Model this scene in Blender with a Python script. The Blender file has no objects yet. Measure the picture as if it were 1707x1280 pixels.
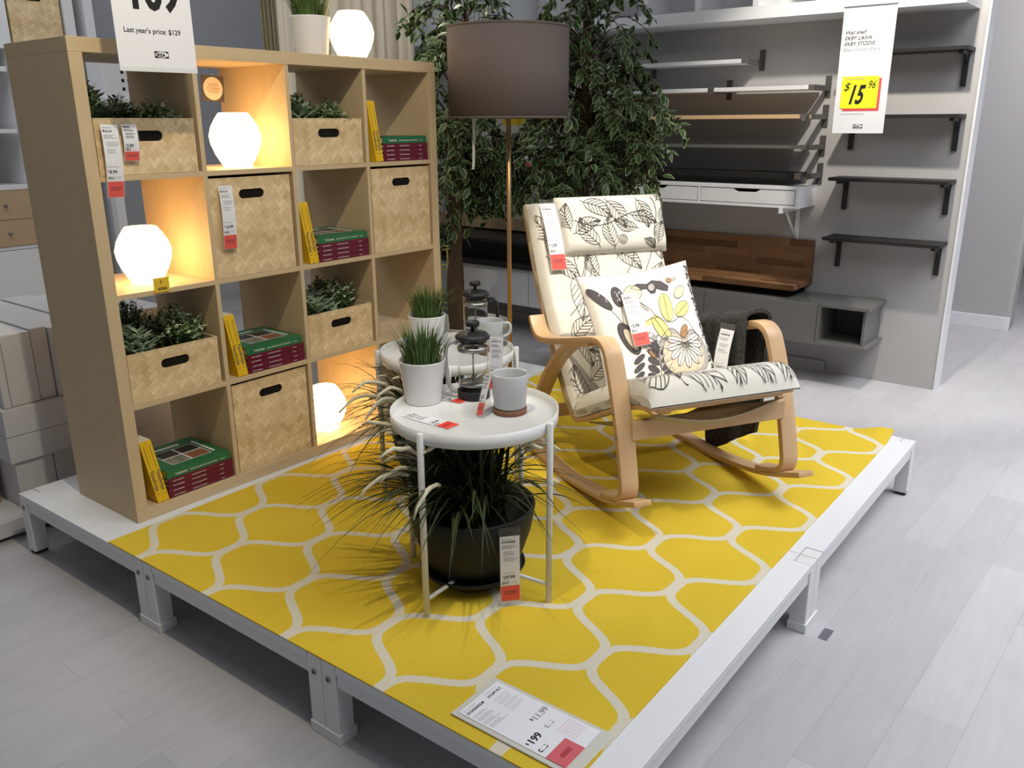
import bpy, math, random
from mathutils import Vector, Matrix
random.seed(7)
PI = math.pi
scn = bpy.context.scene
col = scn.collection

# ---------------------------------------------------------------- camera
cam_d = bpy.data.cameras.new('camera'); cam = bpy.data.objects.new('camera', cam_d); col.objects.link(cam)
R_ = Vector((0.61636781, -0.78744198, -0.00508396)); U_ = Vector((0.23567074, 0.17830261, 0.95533632)); F_ = Vector((0.75136544, 0.59003669, -0.29547702))
cam.matrix_world = Matrix(((R_.x, U_.x, -F_.x, -1.20186), (R_.y, U_.y, -F_.y, -2.48741), (R_.z, U_.z, -F_.z, 1.23549), (0, 0, 0, 1)))
cam_d.sensor_width = 36; cam_d.lens = 36 * 1406.81 / 1707; cam_d.clip_start = .05
scn.camera = cam
# ---------------------------------------------------------------- world, exposure, room lights, added fill lights
w = bpy.data.worlds.new('world'); scn.world = w; w.use_nodes = True
w.node_tree.nodes['Background'].inputs[0].default_value = (.88, .91, 1, 1)
w.node_tree.nodes['Background'].inputs[1].default_value = .15
vs = scn.view_settings
vs.view_transform = 'Standard'; vs.look = 'None'; vs.gamma = 1; vs.exposure = 0.0; vs.use_curve_mapping = False

def spot(name, loc, tgt, power, ang, colr=(1, .93, .82), blend=.35, size=.04):
    d = bpy.data.lights.new(name, 'SPOT'); d.energy = power; d.color = colr; d.spot_size = math.radians(ang); d.spot_blend = blend; d.shadow_soft_size = size
    o = bpy.data.objects.new(name, d); col.objects.link(o); o.location = loc
    o.rotation_euler = (Vector(tgt) - Vector(loc)).to_track_quat('-Z', 'Y').to_euler(); return o
def area(name, loc, tgt, power, sx, sy, colr=(1, 1, 1)):
    d = bpy.data.lights.new(name, 'AREA'); d.energy = power; d.color = colr; d.shape = 'RECTANGLE'; d.size = sx; d.size_y = sy
    o = bpy.data.objects.new(name, d); col.objects.link(o); o.location = loc
    o.rotation_euler = (Vector(tgt) - Vector(loc)).to_track_quat('-Z', 'Y').to_euler(); return o
spot('shelf_track_light', (-.2, -1.3, 2.62), (.85, 0, .55), 80, 80, (1, .88, .66), .5)
spot('chair_track_light', (.55, -2.0, 2.9), (1.42, -1.0, .72), 230, 22, (1, .92, .78), .12, .03)
spot('rear_track_light', (2.5, 1.2, 2.9), (1.3, -1.0, 0), 60, 62, (1, .88, .7), .6)
spot('wall_track_light', (2.67, -1.5, 2.6), (3.874, -.98, .95), 165, 72, (1, .93, .82), .45)
spot('curtain_track_light', (1.0, .6, 2.9), (2.1, 1.4, 1.6), 55, 60, (1, .87, .68), .6)
area('ceiling_panel_light', (.6, -3.2, 3.4), (.6, -3.0, 0), 72, 3.0, 2.0, (.93, .96, 1))
area('aisle_panel_light', (2.9, -3.7, 3.4), (2.8, -3.4, 0), 92, 2.5, 2.5, (.95, .95, 1)).data.spread = math.radians(105)
area('far_wall_added_fill', (4.75, -2.4, 2.9), (5.72, -1.2, .9), 20, .8, .8, (.95, .93, 1)).data.spread = math.radians(100)  # added unseen fill, aimed at the far wall to brighten it
area('left_rear_added_fill', (.3, 2.3, 3.2), (.5, 2.4, 0), 34, 2.0, 1.4, (.95, .97, 1))  # added fill without a known fixture, lifts the cartons and back wall
area('rear_panel_light', (2.6, 2.0, 3.4), (2.6, 2.2, 0), 13, 2.4, 2.0, (.9, .95, 1))

# ---------------------------------------------------------------- node helper
class N:
    def __init__(s, nt, sock): s.nt = nt; s.s = sock
    def _m(s, op, b=None, c=None, clamp=False):
        n = s.nt.nodes.new('ShaderNodeMath'); n.operation = op; n.use_clamp = clamp
        for i, v in enumerate((s, b, c)):
            if v is None: continue
            if isinstance(v, N): s.nt.links.new(v.s, n.inputs[i])
            else: n.inputs[i].default_value = v
        return N(s.nt, n.outputs[0])
    def __add__(s, o): return s._m('ADD', o)
    def __sub__(s, o): return s._m('SUBTRACT', o)
    def __mul__(s, o): return s._m('MULTIPLY', o)
    def __truediv__(s, o): return s._m('DIVIDE', o)
    def floor(s): return s._m('FLOOR')
    def fract(s): return s._m('FRACT')
    def absv(s): return s._m('ABSOLUTE')
    def sin(s): return s._m('SINE')
    def cos(s): return s._m('COSINE')
    def sqrt(s): return s._m('SQRT')
    def lt(s, o): return s._m('LESS_THAN', o)
    def gt(s, o): return s._m('GREATER_THAN', o)
    def mod(s, o): return s._m('FLOORED_MODULO', o)
    def mn(s, o): return s._m('MINIMUM', o)
    def clamp(s): return s._m('ADD', 0.0, None, True)
def newmat(name, rough=.6, spec=.3):
    m = bpy.data.materials.new(name); m.use_nodes = True; nt = m.node_tree
    b = nt.nodes['Principled BSDF']; b.inputs['Roughness'].default_value = rough
    b.inputs['Specular IOR Level'].default_value = spec
    return m, nt, b
def coords(nt, kind='Object'):
    tc = nt.nodes.new('ShaderNodeTexCoord'); sp = nt.nodes.new('ShaderNodeSeparateXYZ'); nt.links.new(tc.outputs[kind], sp.inputs[0])
    return tc.outputs[kind], N(nt, sp.outputs[0]), N(nt, sp.outputs[1]), N(nt, sp.outputs[2])
def comb(nt, x, y, z=0.0):
    c = nt.nodes.new('ShaderNodeCombineXYZ')
    for i, v in enumerate((x, y, z)):
        if isinstance(v, N): nt.links.new(v.s, c.inputs[i])
        else: c.inputs[i].default_value = v
    return c.outputs[0]
def noise(nt, vec, scale, detail=3, rough=.5, sc3=None):
    if sc3:
        mp = nt.nodes.new('ShaderNodeMapping'); mp.inputs['Scale'].default_value = sc3; nt.links.new(vec, mp.inputs[0]); vec = mp.outputs[0]
    n = nt.nodes.new('ShaderNodeTexNoise'); n.inputs['Scale'].default_value = scale; n.inputs['Detail'].default_value = detail; n.inputs['Roughness'].default_value = rough
    nt.links.new(vec, n.inputs['Vector']); return N(nt, n.outputs[0])
def white(nt, vec):
    n = nt.nodes.new('ShaderNodeTexWhiteNoise'); n.noise_dimensions = '3D'; nt.links.new(vec, n.inputs['Vector']); return N(nt, n.outputs[0])
def mixc(nt, f, a, b):
    n = nt.nodes.new('ShaderNodeMix'); n.data_type = 'RGBA'
    for i, v in ((0, f), (6, a), (7, b)):
        if isinstance(v, N): nt.links.new(v.s, n.inputs[i])
        elif hasattr(v, 'links'): nt.links.new(v, n.inputs[i])
        elif i == 0: n.inputs[0].default_value = v
        else: n.inputs[i].default_value = (*v, 1)
    return n.outputs[2]
def setc(nt, b, sock): nt.links.new(sock, b.inputs['Base Color'])
def bump(nt, b, h, strength=.3, dist=.002):
    n = nt.nodes.new('ShaderNodeBump'); n.inputs['Strength'].default_value = strength; n.inputs['Distance'].default_value = dist
    nt.links.new(h.s, n.inputs['Height']); nt.links.new(n.outputs[0], b.inputs['Normal'])
def flat(name, c, rough=.6, spec=.3, var=.06, scale=30, metal=0):
    m, nt, b = newmat(name, rough, spec); v, *_ = coords(nt)
    n = noise(nt, v, scale)
    setc(nt, b, mixc(nt, n, tuple(x * (1 - var) for x in c), tuple(min(1, x * (1 + var)) for x in c)))
    b.inputs['Metallic'].default_value = metal
    m.diffuse_color = (*c, 1); return m
def wood(name, a, c, sc3, scale=6, rough=.5):
    m, nt, b = newmat(name, rough, .35); v, *_ = coords(nt)
    n1 = noise(nt, v, scale, 4, .6, sc3); n2 = noise(nt, v, scale * .4, 2, .5, sc3)
    f = ((n1 - .5) * 1.0 + (n2 - .5) * .6 + .5).clamp()
    setc(nt, b, mixc(nt, f, a, c)); return m

BA, BB = (.53, .40, .232), (.62, .482, .295)
M = {}
M['woodV'] = wood('light_wood_upright', BA, BB, (12, 12, .8))
M['woodH'] = wood('light_wood_board', BA, BB, (.8, 12, 12))
M['birch'] = wood('bent_birch', (.56, .36, .19), (.70, .48, .28), (10, 1.2, 1.6), 5, .38)
M['bside'] = wood('birch_laminate_edge', (.50, .30, .14), (.66, .42, .21), (30, 2, 60), 3, .45)
M['white'] = flat('white_paint', (.74, .75, .76), .4, .4, .02)
M['whitem'] = flat('white_powder_coat', (.72, .73, .72), .35, .5, .02)
M['wall'] = flat('grey_wall_paint', (.46, .46, .46), .8, .2, .02, 3)
M['black'] = flat('black_paint', (.018, .018, .02), .45, .4, .1)
M['blackst'] = flat('black_brown_stain', (.014, .013, .012), .5, .4, .2)
M['planter'] = flat('matt_black_glaze', (.008, .009, .009), .55, .3, .1)
M['plastic'] = flat('black_plastic', (.016, .016, .017), .5, .4, .1)
M['paper'] = flat('white_paper', (.80, .80, .82), .6, .3, .01)
M['ink'] = flat('black_ink', (.02, .02, .02), .6, .2, .01)
M['greyink'] = flat('grey_small_print', (.33, .33, .34), .6, .2, .01)
M['palegrey'] = flat('pale_grey_print', (.52, .52, .53), .6, .2, .01)
M['red'] = flat('red_label', (.78, .06, .035), .5, .3, .02)
M['dred'] = flat('dark_red_print', (.30, .02, .02), .5, .3, .02)
M['pink'] = flat('faded_red_label', (.66, .13, .15), .45, .4, .02)
M['palepink'] = flat('pale_pink_print', (.75, .55, .58), .5, .3, .02)
M['yellow'] = flat('yellow_label', (.86, .86, .03), .5, .3, .02)
M['ytag'] = flat('mustard_label', (.75, .50, .04), .5, .3, .02)
M['steel'] = flat('brushed_steel', (.35, .34, .33), .35, .5, .05, 60, .9)
M['dsteel'] = flat('dark_metal_bracket', (.10, .095, .09), .45, .4, .1, 60, .3)
M['brass'] = flat('brass_tube', (.52, .34, .16), .35, .5, .05, 60, .75)
M['cork'] = flat('brown_cork', (.20, .10, .06), .85, .2, .25, 400)
M['mug'] = flat('grey_white_stoneware', (.50, .515, .525), .25, .5, .02)
M['pot'] = flat('white_ceramic_pot', (.76, .75, .74), .4, .4, .02)
M['soil'] = flat('dark_potting_moss', (.012, .014, .008), .9, .1, .3, 90)
M['grass'] = flat('bright_green_blades', (.075, .135, .030), .5, .3, .35, 25)
M['grassd'] = flat('olive_green_blades', (.035, .050, .016), .5, .3, .35, 20)
M['plume'] = flat('off_white_plume', (.60, .57, .42), .9, .1, .12, 120)
M['leafd'] = flat('ficus_leaf_green', (.028, .062, .018), .42, .4, .35, 14)
M['leafe'] = flat('ficus_leaf_cream_edge', (.25, .31, .14), .45, .4, .25, 14)
M['bark'] = flat('brown_bark', (.085, .055, .03), .85, .2, .4, 30)
M['sage'] = flat('grey_green_leaf', (.27, .35, .23), .6, .3, .25, 25)
M['bush'] = flat('mid_green_leaf', (.11, .19, .06), .5, .3, .35, 30)
M['floret'] = flat('white_green_floret', (.60, .66, .44), .6, .3, .15, 40)
M['card'] = flat('white_cardboard', (.58, .58, .58), .75, .2, .05, 8)
M['kraft'] = flat('brown_cardboard', (.30, .20, .10), .8, .2, .1, 20)
M['dark'] = flat('dark_recess_shade', (.012, .01, .008), .9, .1, .1)  # near-black that stands in for shade in hollows and under boards
M['bookY'] = flat('yellow_book_cloth', (.80, .50, .02), .5, .3, .05)
M['bookG'] = flat('green_book_cover', (.02, .15, .055), .3, .5, .1)
M['bookR'] = flat('burgundy_book_cover', (.13, .008, .028), .4, .4, .08)
M['pages'] = flat('cream_pages', (.62, .58, .48), .8, .2, .1, 200)
M['white_ink'] = flat('white_print', (.75, .72, .70), .6, .2, .01)
M['blacktop'] = flat('dark_photo_print', (.02, .025, .02), .25, .5, .3, 40)
M['photo2'] = flat('mixed_photo_print', (.20, .20, .14), .3, .5, .9, 60)
M['photo3'] = flat('reddish_photo_print', (.25, .10, .05), .3, .5, .9, 70)
M['besta'] = flat('grey_lacquer', (.14, .138, .13), .22, .5, .03)
M['bestai'] = flat('dark_grey_interior', (.13, .125, .12), .6, .3, .03)
M['shade'] = None
M['wire'] = flat('yellow_wire', (.62, .55, .10), .4, .4, .05)
M['drawer'] = wood('pine_drawer_front', (.42, .30, .18), (.52, .38, .24), (1, 12, 12))
M['curtain'] = flat('cream_curtain_cloth', (.60, .56, .47), .9, .1, .04, 40)
M['olivec'] = flat('olive_curtain_cloth', (.24, .22, .15), .9, .1, .06, 40)
M['grey'] = flat('grey_tape', (.13, .13, .15), .6, .2, .05)
M['tan'] = flat('beige_webbing', (.42, .36, .22), .8, .2, .1, 60)
M['gdark'] = flat('charcoal_print', (.10, .09, .095), .8, .1, .15, 40)
M['gmid'] = flat('warm_grey_print', (.42, .39, .37), .8, .1, .08, 40)
M['lemon'] = flat('pale_yellow_print', (.80, .72, .26), .8, .1, .06, 40)
M['ochre'] = flat('ochre_print', (.42, .24, .12), .8, .1, .08, 40)
M['line'] = flat('dark_line_print', (.07, .065, .06), .8, .1, .1, 40)
M['cushion'] = flat('ecru_cotton', (.74, .71, .62), .9, .1, .03, 90)
M['cotton'] = flat('white_cotton', (.84, .81, .72), .9, .1, .02, 90)

# glass, plastic sleeve
def glassy(name, c, rough, alpha):
    m, nt, b = newmat(name, rough, .5); b.inputs['Base Color'].default_value = (*c, 1); b.inputs['Alpha'].default_value = alpha
    return m
m, nt, b = newmat('clear_glass', .03, .5); b.inputs['Base Color'].default_value = (.97, .98, .97, 1)
b.inputs['Transmission Weight'].default_value = 1; b.inputs['IOR'].default_value = 1.12; M['glass'] = m
M['sleeve'] = glassy('clear_plastic_sleeve', (.8, .8, .8), .15, .07)
# lit opal glass lamp
m, nt, b = newmat('lit_opal_glass', .3, .4); b.inputs['Base Color'].default_value = (.9, .85, .75, 1)
b.inputs['Emission Color'].default_value = (1, .64, .27, 1); b.inputs['Emission Strength'].default_value = 8; M['opal'] = m
# dark fabric lamp shade
m, nt, b = newmat('taupe_linen_shade', .9, .1); v, x, y, z = coords(nt)
n1 = noise(nt, v, 40, 2, .5, (1, 1, 14)); n2 = noise(nt, v, 60, 2, .5, (8, 8, .8))
setc(nt, b, mixc(nt, ((n1 + n2) * .5), (.105, .085, .078), (.165, .138, .128))); bump(nt, b, n1, .3, .001); M['shade'] = m
# floor
m, nt, b = newmat('grey_plank_floor', .42, .35); v, x, y, z = coords(nt)
br = nt.nodes.new('ShaderNodeTexBrick'); br.offset = .37; br.offset_frequency = 2
nt.links.new(comb(nt, x - y * .042, y + x * .042 + .038), br.inputs['Vector'])
br.inputs['Scale'].default_value = 1; br.inputs['Brick Width'].default_value = .98; br.inputs['Row Height'].default_value = .1475
br.inputs['Mortar Size'].default_value = .0011; br.inputs['Mortar Smooth'].default_value = .4
br.inputs['Color1'].default_value = (.47, .46, .47, 1); br.inputs['Color2'].default_value = (.53, .52, .53, 1); br.inputs['Mortar'].default_value = (.39, .38, .385, 1)
n1 = noise(nt, v, 5, 5, .65, (1.2, 9, 1)); n2 = noise(nt, v, 1.6, 3, .6, (1, 2.4, 1))
f = ((n1 - .5) * 1.1 + (n2 - .5) * 1.0 + .5).clamp()
mx = nt.nodes.new('ShaderNodeMix'); mx.data_type = 'RGBA'; mx.blend_type = 'MULTIPLY'; mx.inputs[0].default_value = 1
nt.links.new(br.outputs[0], mx.inputs[6]); nt.links.new(mixc(nt, f, (.80, .795, .80), (1.0, 1.0, 1.0)), mx.inputs[7]); setc(nt, b, mx.outputs[2])
M['floor'] = m
# seamed wall panels
m, nt, b = newmat('grey_panelled_wall', .75, .2); v, x, y, z = coords(nt)
seam = ((x + y) / .457).fract().lt(.006); n1 = noise(nt, v, 2, 2)
setc(nt, b, mixc(nt, seam * .7, mixc(nt, n1, (.42, .41, .40), (.45, .44, .43)), (.33, .33, .33))); M['wallp'] = m
# acacia
m, nt, b = newmat('oiled_walnut_block', .4, .4); v, x, y, z = coords(nt)
yy = (z + x) / .042; row = yy.floor(); off = white(nt, comb(nt, row, 3.0)); pl = (y / .30 + off * 3).floor()
t = white(nt, comb(nt, row, pl)); n1 = noise(nt, v, 10, 4, .6, (14, 1, 14))
setc(nt, b, mixc(nt, (t * .75 + (n1 - .5) * .6 + .1).clamp(), (.085, .038, .016), (.30, .155, .07))); M['acacia'] = m
# woven bamboo
def weave(name, wd, dark, light):
    m, nt, b = newmat(name, .5, .35); v, x, y, z = coords(nt)
    h = x + y; a = (h + z) * (.7071 / wd) + 200; c = (h - z) * (.7071 / wd) + 200
    i = a.floor(); j = c.floor(); k = i + j
    ty = k.mod(4).lt(1.5); pid = ((k + (ty._m('MULTIPLY', -1) + 1) * -2) / 4).floor()
    r1 = white(nt, comb(nt, pid, i * (ty._m('MULTIPLY', -1) + 1) + j * ty, ty * 7)); r2 = white(nt, comb(nt, ((i - j) / 2).floor(), 5.0, 1.0))
    fa = a.fract(); fc = c.fract()
    e = (fc * ty + fa * (ty._m('MULTIPLY', -1) + 1)); e = (e - .5).absv().gt(.455)
    n1 = noise(nt, v, 60, 2)
    f = (r1 * .5 + r2 * .42 + (n1 - .5) * .25 + .03 + ty * .1).clamp()
    setc(nt, b, mixc(nt, e * .35, mixc(nt, f, dark, light), tuple(q * .5 for q in dark)))  # strip borders darkened, gap occlusion painted into the colour
    hgt = (r1 * .3 + ((e._m('MULTIPLY', -1)) + 1)); bump(nt, b, hgt, .35, .001)
    return m
M['weave'] = weave('woven_bamboo', .0175, (.54, .38, .18), (.86, .68, .42))
# rug
m, nt, b = newmat('yellow_net_rug', .95, .05); v, x, y, z = coords(nt)
HX, PY = .2015, .1695
th = (x - .0) * (PI / HX); nz = noise(nt, v, 260, 1)
s = ((y + .0475) * -1) / PY + (nz - .5) * .05
j = s.floor(); fr = s - j; sg = (j.mod(2) * 2 - 1)
cc = th.cos(); cs = (cc * (PI / 2)).sin(); tgt = cs * sg * -.475 + .5
slope = (th.sin().absv() * (cc * (PI / 2)).cos()) * (.475 * PY * PI / HX * PI / 2)
d = (fr - tgt).absv() * PY / (slope * slope + 1).sqrt()
onl = d.lt(.0125)
n1 = noise(nt, v, 350, 2, .6); n2 = noise(nt, v, 3.5, 3, .6)
ylw = mixc(nt, ((n1 - .5) * .9 + (n2 - .5) * .8 + .5).clamp(), (.60, .415, .026), (.75, .55, .06))
setc(nt, b, mixc(nt, onl, ylw, mixc(nt, n1, (.60, .55, .42), (.72, .67, .54)))); bump(nt, b, n1, .5, .002); M['rug'] = m
# throw
m, nt, b = newmat('charcoal_wool', .98, .05); v, x, y, z = coords(nt); n1 = noise(nt, v, 260, 2, .7, (1, 1, .35))
setc(nt, b, mixc(nt, ((n1 - .5) * 2.2 + .5).clamp(), (.012, .012, .012), (.085, .085, .08))); bump(nt, b, n1, .6, .002); M['wool'] = m

# ---------------------------------------------------------------- mesh builder
class MB:
    def __init__(s): s.v = []; s.f = []; s.m = []; s.sm = []
    def add(s, vs_, fs, mi=0, sm=False):
        o = len(s.v); s.v += [tuple(q) for q in vs_]; s.f += [tuple(i + o for i in f) for f in fs]; s.m += [mi] * len(fs); s.sm += [sm] * len(fs); return s
    def box(s, x0, x1, y0, y1, z0, z1, mi=0):
        if x0 > x1: x0, x1 = x1, x0
        if y0 > y1: y0, y1 = y1, y0
        if z0 > z1: z0, z1 = z1, z0
        return s.add([(x0, y0, z0), (x1, y0, z0), (x1, y1, z0), (x0, y1, z0), (x0, y0, z1), (x1, y0, z1), (x1, y1, z1), (x0, y1, z1)],
                     [(0, 3, 2, 1), (4, 5, 6, 7), (0, 1, 5, 4), (1, 2, 6, 5), (2, 3, 7, 6), (3, 0, 4, 7)], mi)
    def lathe(s, prof, n=32, mi=0, sm=True, c=(0, 0, 0), closed=False):
        vs_ = []; fs = []; k = len(prof)
        for r, z in prof:
            for i in range(n):
                a = 2 * PI * i / n; vs_.append((c[0] + r * math.cos(a), c[1] + r * math.sin(a), c[2] + z))
        for j in range(k - 1 + (1 if closed else 0)):
            j2 = (j + 1) % k
            for i in range(n):
                i2 = (i + 1) % n; fs.append((j * n + i, j * n + i2, j2 * n + i2, j2 * n + i))
        s.add(vs_, fs, mi, sm)
        if not closed:
            o = len(s.v) - len(vs_)
            if prof[0][0] > 1e-5: s.f.append(tuple(o + i for i in reversed(range(n)))); s.m.append(mi); s.sm.append(False)
            if prof[-1][0] > 1e-5: s.f.append(tuple(o + (k - 1) * n + i for i in range(n))); s.m.append(mi); s.sm.append(False)
        return s
    def tube(s, pts, r, n=8, mi=0, r2=None):
        pts = [Vector(p) for p in pts]; vs_ = []; fs = []; K = len(pts); up = None
        for i, p in enumerate(pts):
            t = (pts[min(i + 1, K - 1)] - pts[max(i - 1, 0)]).normalized()
            if up is None: up = t.orthogonal().normalized()
            up = (up - t * up.dot(t)).normalized(); bi = t.cross(up)
            rr = r if r2 is None else r + (r2 - r) * i / (K - 1)
            for k in range(n):
                a = 2 * PI * k / n; vs_.append(p + up * (rr * math.cos(a)) + bi * (rr * math.sin(a)))
        for i in range(K - 1):
            for k in range(n):
                k2 = (k + 1) % n; fs.append((i * n + k, i * n + k2, (i + 1) * n + k2, (i + 1) * n + k))
        fs.append(tuple(reversed(range(n)))); fs.append(tuple((K - 1) * n + k for k in range(n)))
        return s.add(vs_, fs, mi, True)
    def grid(s, fn, nu, nv, mi=0, sm=True, flip=False):
        vs_ = [fn(i / nu, j / nv) for i in range(nu + 1) for j in range(nv + 1)]; fs = []
        for i in range(nu):
            for j in range(nv):
                q = (i * (nv + 1) + j, (i + 1) * (nv + 1) + j, (i + 1) * (nv + 1) + j + 1, i * (nv + 1) + j + 1)
                fs.append(tuple(reversed(q)) if flip else q)
        return s.add(vs_, fs, mi, sm)
    def map(s, fn): s.v = [tuple(fn(q)) for q in s.v]; return s
def obj(name, mb, mats, parent=None, loc=None, rz=0, bev=0, sub=0, solid=0):
    if not isinstance(mats, (list, tuple)): mats = [mats]
    me = bpy.data.meshes.new(name); me.from_pydata(mb.v, [], mb.f)
    for q in mats: me.materials.append(q)
    me.polygons.foreach_set('material_index', mb.m); me.polygons.foreach_set('use_smooth', mb.sm); me.update()
    o = bpy.data.objects.new(name, me); col.objects.link(o)
    if parent: o.parent = parent
    if loc: o.location = loc
    if rz: o.rotation_euler = (0, 0, rz)
    if solid: md = o.modifiers.new('t', 'SOLIDIFY'); md.thickness = solid; md.offset = 0
    if bev:
        md = o.modifiers.new('b', 'BEVEL'); md.width = bev; md.segments = 2; md.limit_method = 'ANGLE'; md.angle_limit = math.radians(50)
    if sub: md = o.modifiers.new('s', 'SUBSURF'); md.levels = sub; md.render_levels = sub
    return o
def thing(name, label, cat, loc=(0, 0, 0), rz=0, group=None):
    o = bpy.data.objects.new(name, None); col.objects.link(o); o.empty_display_size = .1
    o.location = loc; o.rotation_euler = (0, 0, rz); o['label'] = label; o['category'] = cat
    if group: o['group'] = group
    return o
def tag(o, label, cat, group=None):
    o['label'] = label; o['category'] = cat
    if group: o['group'] = group
    return o
def struct(name, mb, mats, **k):
    o = obj(name, mb, mats, **k); o['kind'] = 'structure'; return o
def dup(root, loc, label, rz=None, group=None):
    r = root.copy(); col.objects.link(r); r.location = loc; r['label'] = label
    if rz is not None: r.rotation_euler = (0, 0, rz)
    if group: r['group'] = group
    for ch in list(root.children):
        c = ch.copy(); col.objects.link(c); c.parent = r
        for g in list(ch.children):
            d_ = g.copy(); col.objects.link(d_); d_.parent = c
    return r
# text
_tc = {}
def text_polys(body, bold=0, shear=0):
    key = (body, bold, shear)
    if key not in _tc:
        cu = bpy.data.curves.new('t', 'FONT'); cu.body = body; cu.size = 1; cu.shear = shear; cu.offset = bold; cu.resolution_u = 3
        to = bpy.data.objects.new('t', cu); col.objects.link(to)
        me = bpy.data.meshes.new_from_object(to)
        _tc[key] = ([(q.co.x, q.co.y) for q in me.vertices], [tuple(p.vertices) for p in me.polygons])
        bpy.data.objects.remove(to); bpy.data.meshes.remove(me); bpy.data.curves.remove(cu)
    return _tc[key]
def put_text(mb, body, x, y, size, fn, mi, bold=0, shear=0, xs=1):
    vs_, fs = text_polys(body, bold, shear)
    mb.add([fn(x + q[0] * size * xs, y + q[1] * size) for q in vs_], fs, mi)
def rect2(mb, x0, x1, y0, y1, fn, mi, n=1):
    for i in range(n):
        a = y0 + (y1 - y0) * i / n; b_ = y0 + (y1 - y0) * (i + 1) / n
        mb.add([fn(x0, a), fn(x1, a), fn(x1, b_), fn(x0, b_)], [(0, 1, 2, 3)], mi)
def logo(mb, x, y, wd, fn, mi_b, mi_w, fn2):
    h = wd * .42; rect2(mb, x, x + wd, y, y + h, fn, mi_b)
    el = [fn2(x + wd / 2 + wd * .47 * math.cos(2 * PI * i / 24), y + h / 2 + h * .44 * math.sin(2 * PI * i / 24)) for i in range(24)]
    mb.add(el, [tuple(range(24))], mi_w)
def lerp(a, b, t): return a + (b - a) * t
def cr(pts, n=8):
    out = []; P = [Vector(p) for p in pts]
    for i in range(len(P) - 1):
        p0 = P[max(i - 1, 0)]; p1 = P[i]; p2 = P[i + 1]; p3 = P[min(i + 2, len(P) - 1)]
        for k in range(n):
            t = k / n; out.append(.5 * ((2 * p1) + (p2 - p0) * t + (2 * p0 - 5 * p1 + 4 * p2 - p3) * t * t + (3 * p1 - p0 - 3 * p2 + p3) * t ** 3))
    out.append(P[-1]); return out

FZ = -.2283
# ================================================================ ROOM
struct('floor', MB().box(-6, 9, -7, 7, FZ - .05, FZ), M['floor'])
struct('wall_right', MB().box(3.874, 3.99, -1.546, 4.6, FZ, 3.2), M['wallp'])
struct('wall_back', MB().box(-1.5, 3.874, 4.2, 4.3, FZ, 3.2), flat('pale_blue_grey_wall', (.50, .52, .56), .8, .2, .02, 3))
wf = struct('wall_far', MB().box(5.72, 5.9, -1.64, 2.5, FZ, 3.2), M['wallp'])
struct('baseboard_far', MB().box(5.705, 5.72, -1.64, 2.5, FZ, FZ + .10), M['white'], bev=.003)
struct('trim_1', MB().box(3.868, 3.995, -1.556, -1.546, FZ, 3.2), M['white'])
tag(obj('floor_tape', MB().box(1.06, 1.125, -1.885, -1.858, FZ, FZ + .001), M['grey']), 'short strip of dark grey tape on the floor beside the platform foot', 'tape')

# ---------------------------------------------------------------- platform modules
PX0, PL, PY0, PW = -.1247, 1.2097, .5655, .7999
TH = .0133
def plat(ix, iy, label):
    loc = Matrix.Rotation(TH, 3, 'Z') @ Vector((PX0 + ix * PL, PY0 - iy * PW, 0))
    t = thing('display_platform', label, 'platform', (loc.x, loc.y, 0), TH, 'white display platform modules')
    L, W, g = PL - .002, PW - .002, .052
    # deck with notched corners
    mb = MB().box(g, L - g, -W, 0, -.022, 0).box(.0, g, -W + g, -g, -.022, 0).box(L - g, L, -W + g, -g, -.022, 0)
    obj('deck', mb, M['white'], t, bev=.0012)
    rl = MB()
    rl.box(g, L - g, -.03, -.004, -.062, -.022).box(g, L - g, -W + .004, -W + .03, -.062, -.022)
    rl.box(.004, .03, -W + g, -g, -.062, -.022).box(L - .03, L - .004, -W + g, -g, -.062, -.022)
    obj('rail', rl, M['whitem'], t, bev=.0015)
    for cx, cy in ((0, 0), (1, 0), (0, 1), (1, 1)):
        x0 = 0 if not cx else L - g + .002; y1 = 0 if not cy else -W + g - .002
        leg = obj('leg', MB().box(x0, x0 + g - .002, y1 - g + .002, y1, FZ + .012, -.0005), M['whitem'], t, bev=.003)
        xc = x0 + (g - .002) / 2; yc = y1 - (g - .002) / 2
        obj('foot', MB().box(xc - .021, xc + .021, yc - .021, yc + .021, FZ, FZ + .012), M['black'], leg, bev=.002)
        sc = MB().lathe([(.0, 0), (.0085, 0), (.0085, .002), (.0, .002)], 14, 0)
        sx = -.001 if not cx else L + .001
        sc.map(lambda q: (sx + (q[2] if cx else -q[2]) * .8, yc + q[0], -.048 + q[1]))
        sc2 = MB().lathe([(0, 0), (.0045, 0), (.0045, .0028), (0, .0028)], 8, 1).map(lambda q: (sx + (q[2] if cx else -q[2]) * .8, yc + q[0], -.048 + q[1]))
        sc.add(sc2.v, sc2.f, 1)
        obj('screw', sc, [M['steel'], M['black']], leg)
    return t
plats = {}
nm = {(0, 0): 'white platform module at the back left, in front of the cardboard boxes', (1, 0): 'white platform module under the right end of the shelf, behind the lamp',
      (0, 1): 'white platform module in the middle of the left edge', (1, 1): 'white platform module under the rocking chair rear, by the far edge',
      (0, 2): 'white platform module at the near corner with the price sheet', (1, 2): 'white platform module at the far right corner, past the dark tape'}
for k_, l_ in nm.items(): plats[k_] = plat(k_[0], k_[1], l_)
def capshoe(ix, iy, kind):
    t = plats[(ix, iy)]; mb = MB()
    if kind == 'y': mb.box(-.003, .055, -PW - .055, -PW + .055, FZ, FZ + .030)
    else: mb.box(PL - .055, PL + .055, -PW - .002, -PW + .055, FZ, FZ + .030)
    obj('leg_shoe', mb, M['whitem'], t, bev=.002)
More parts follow.
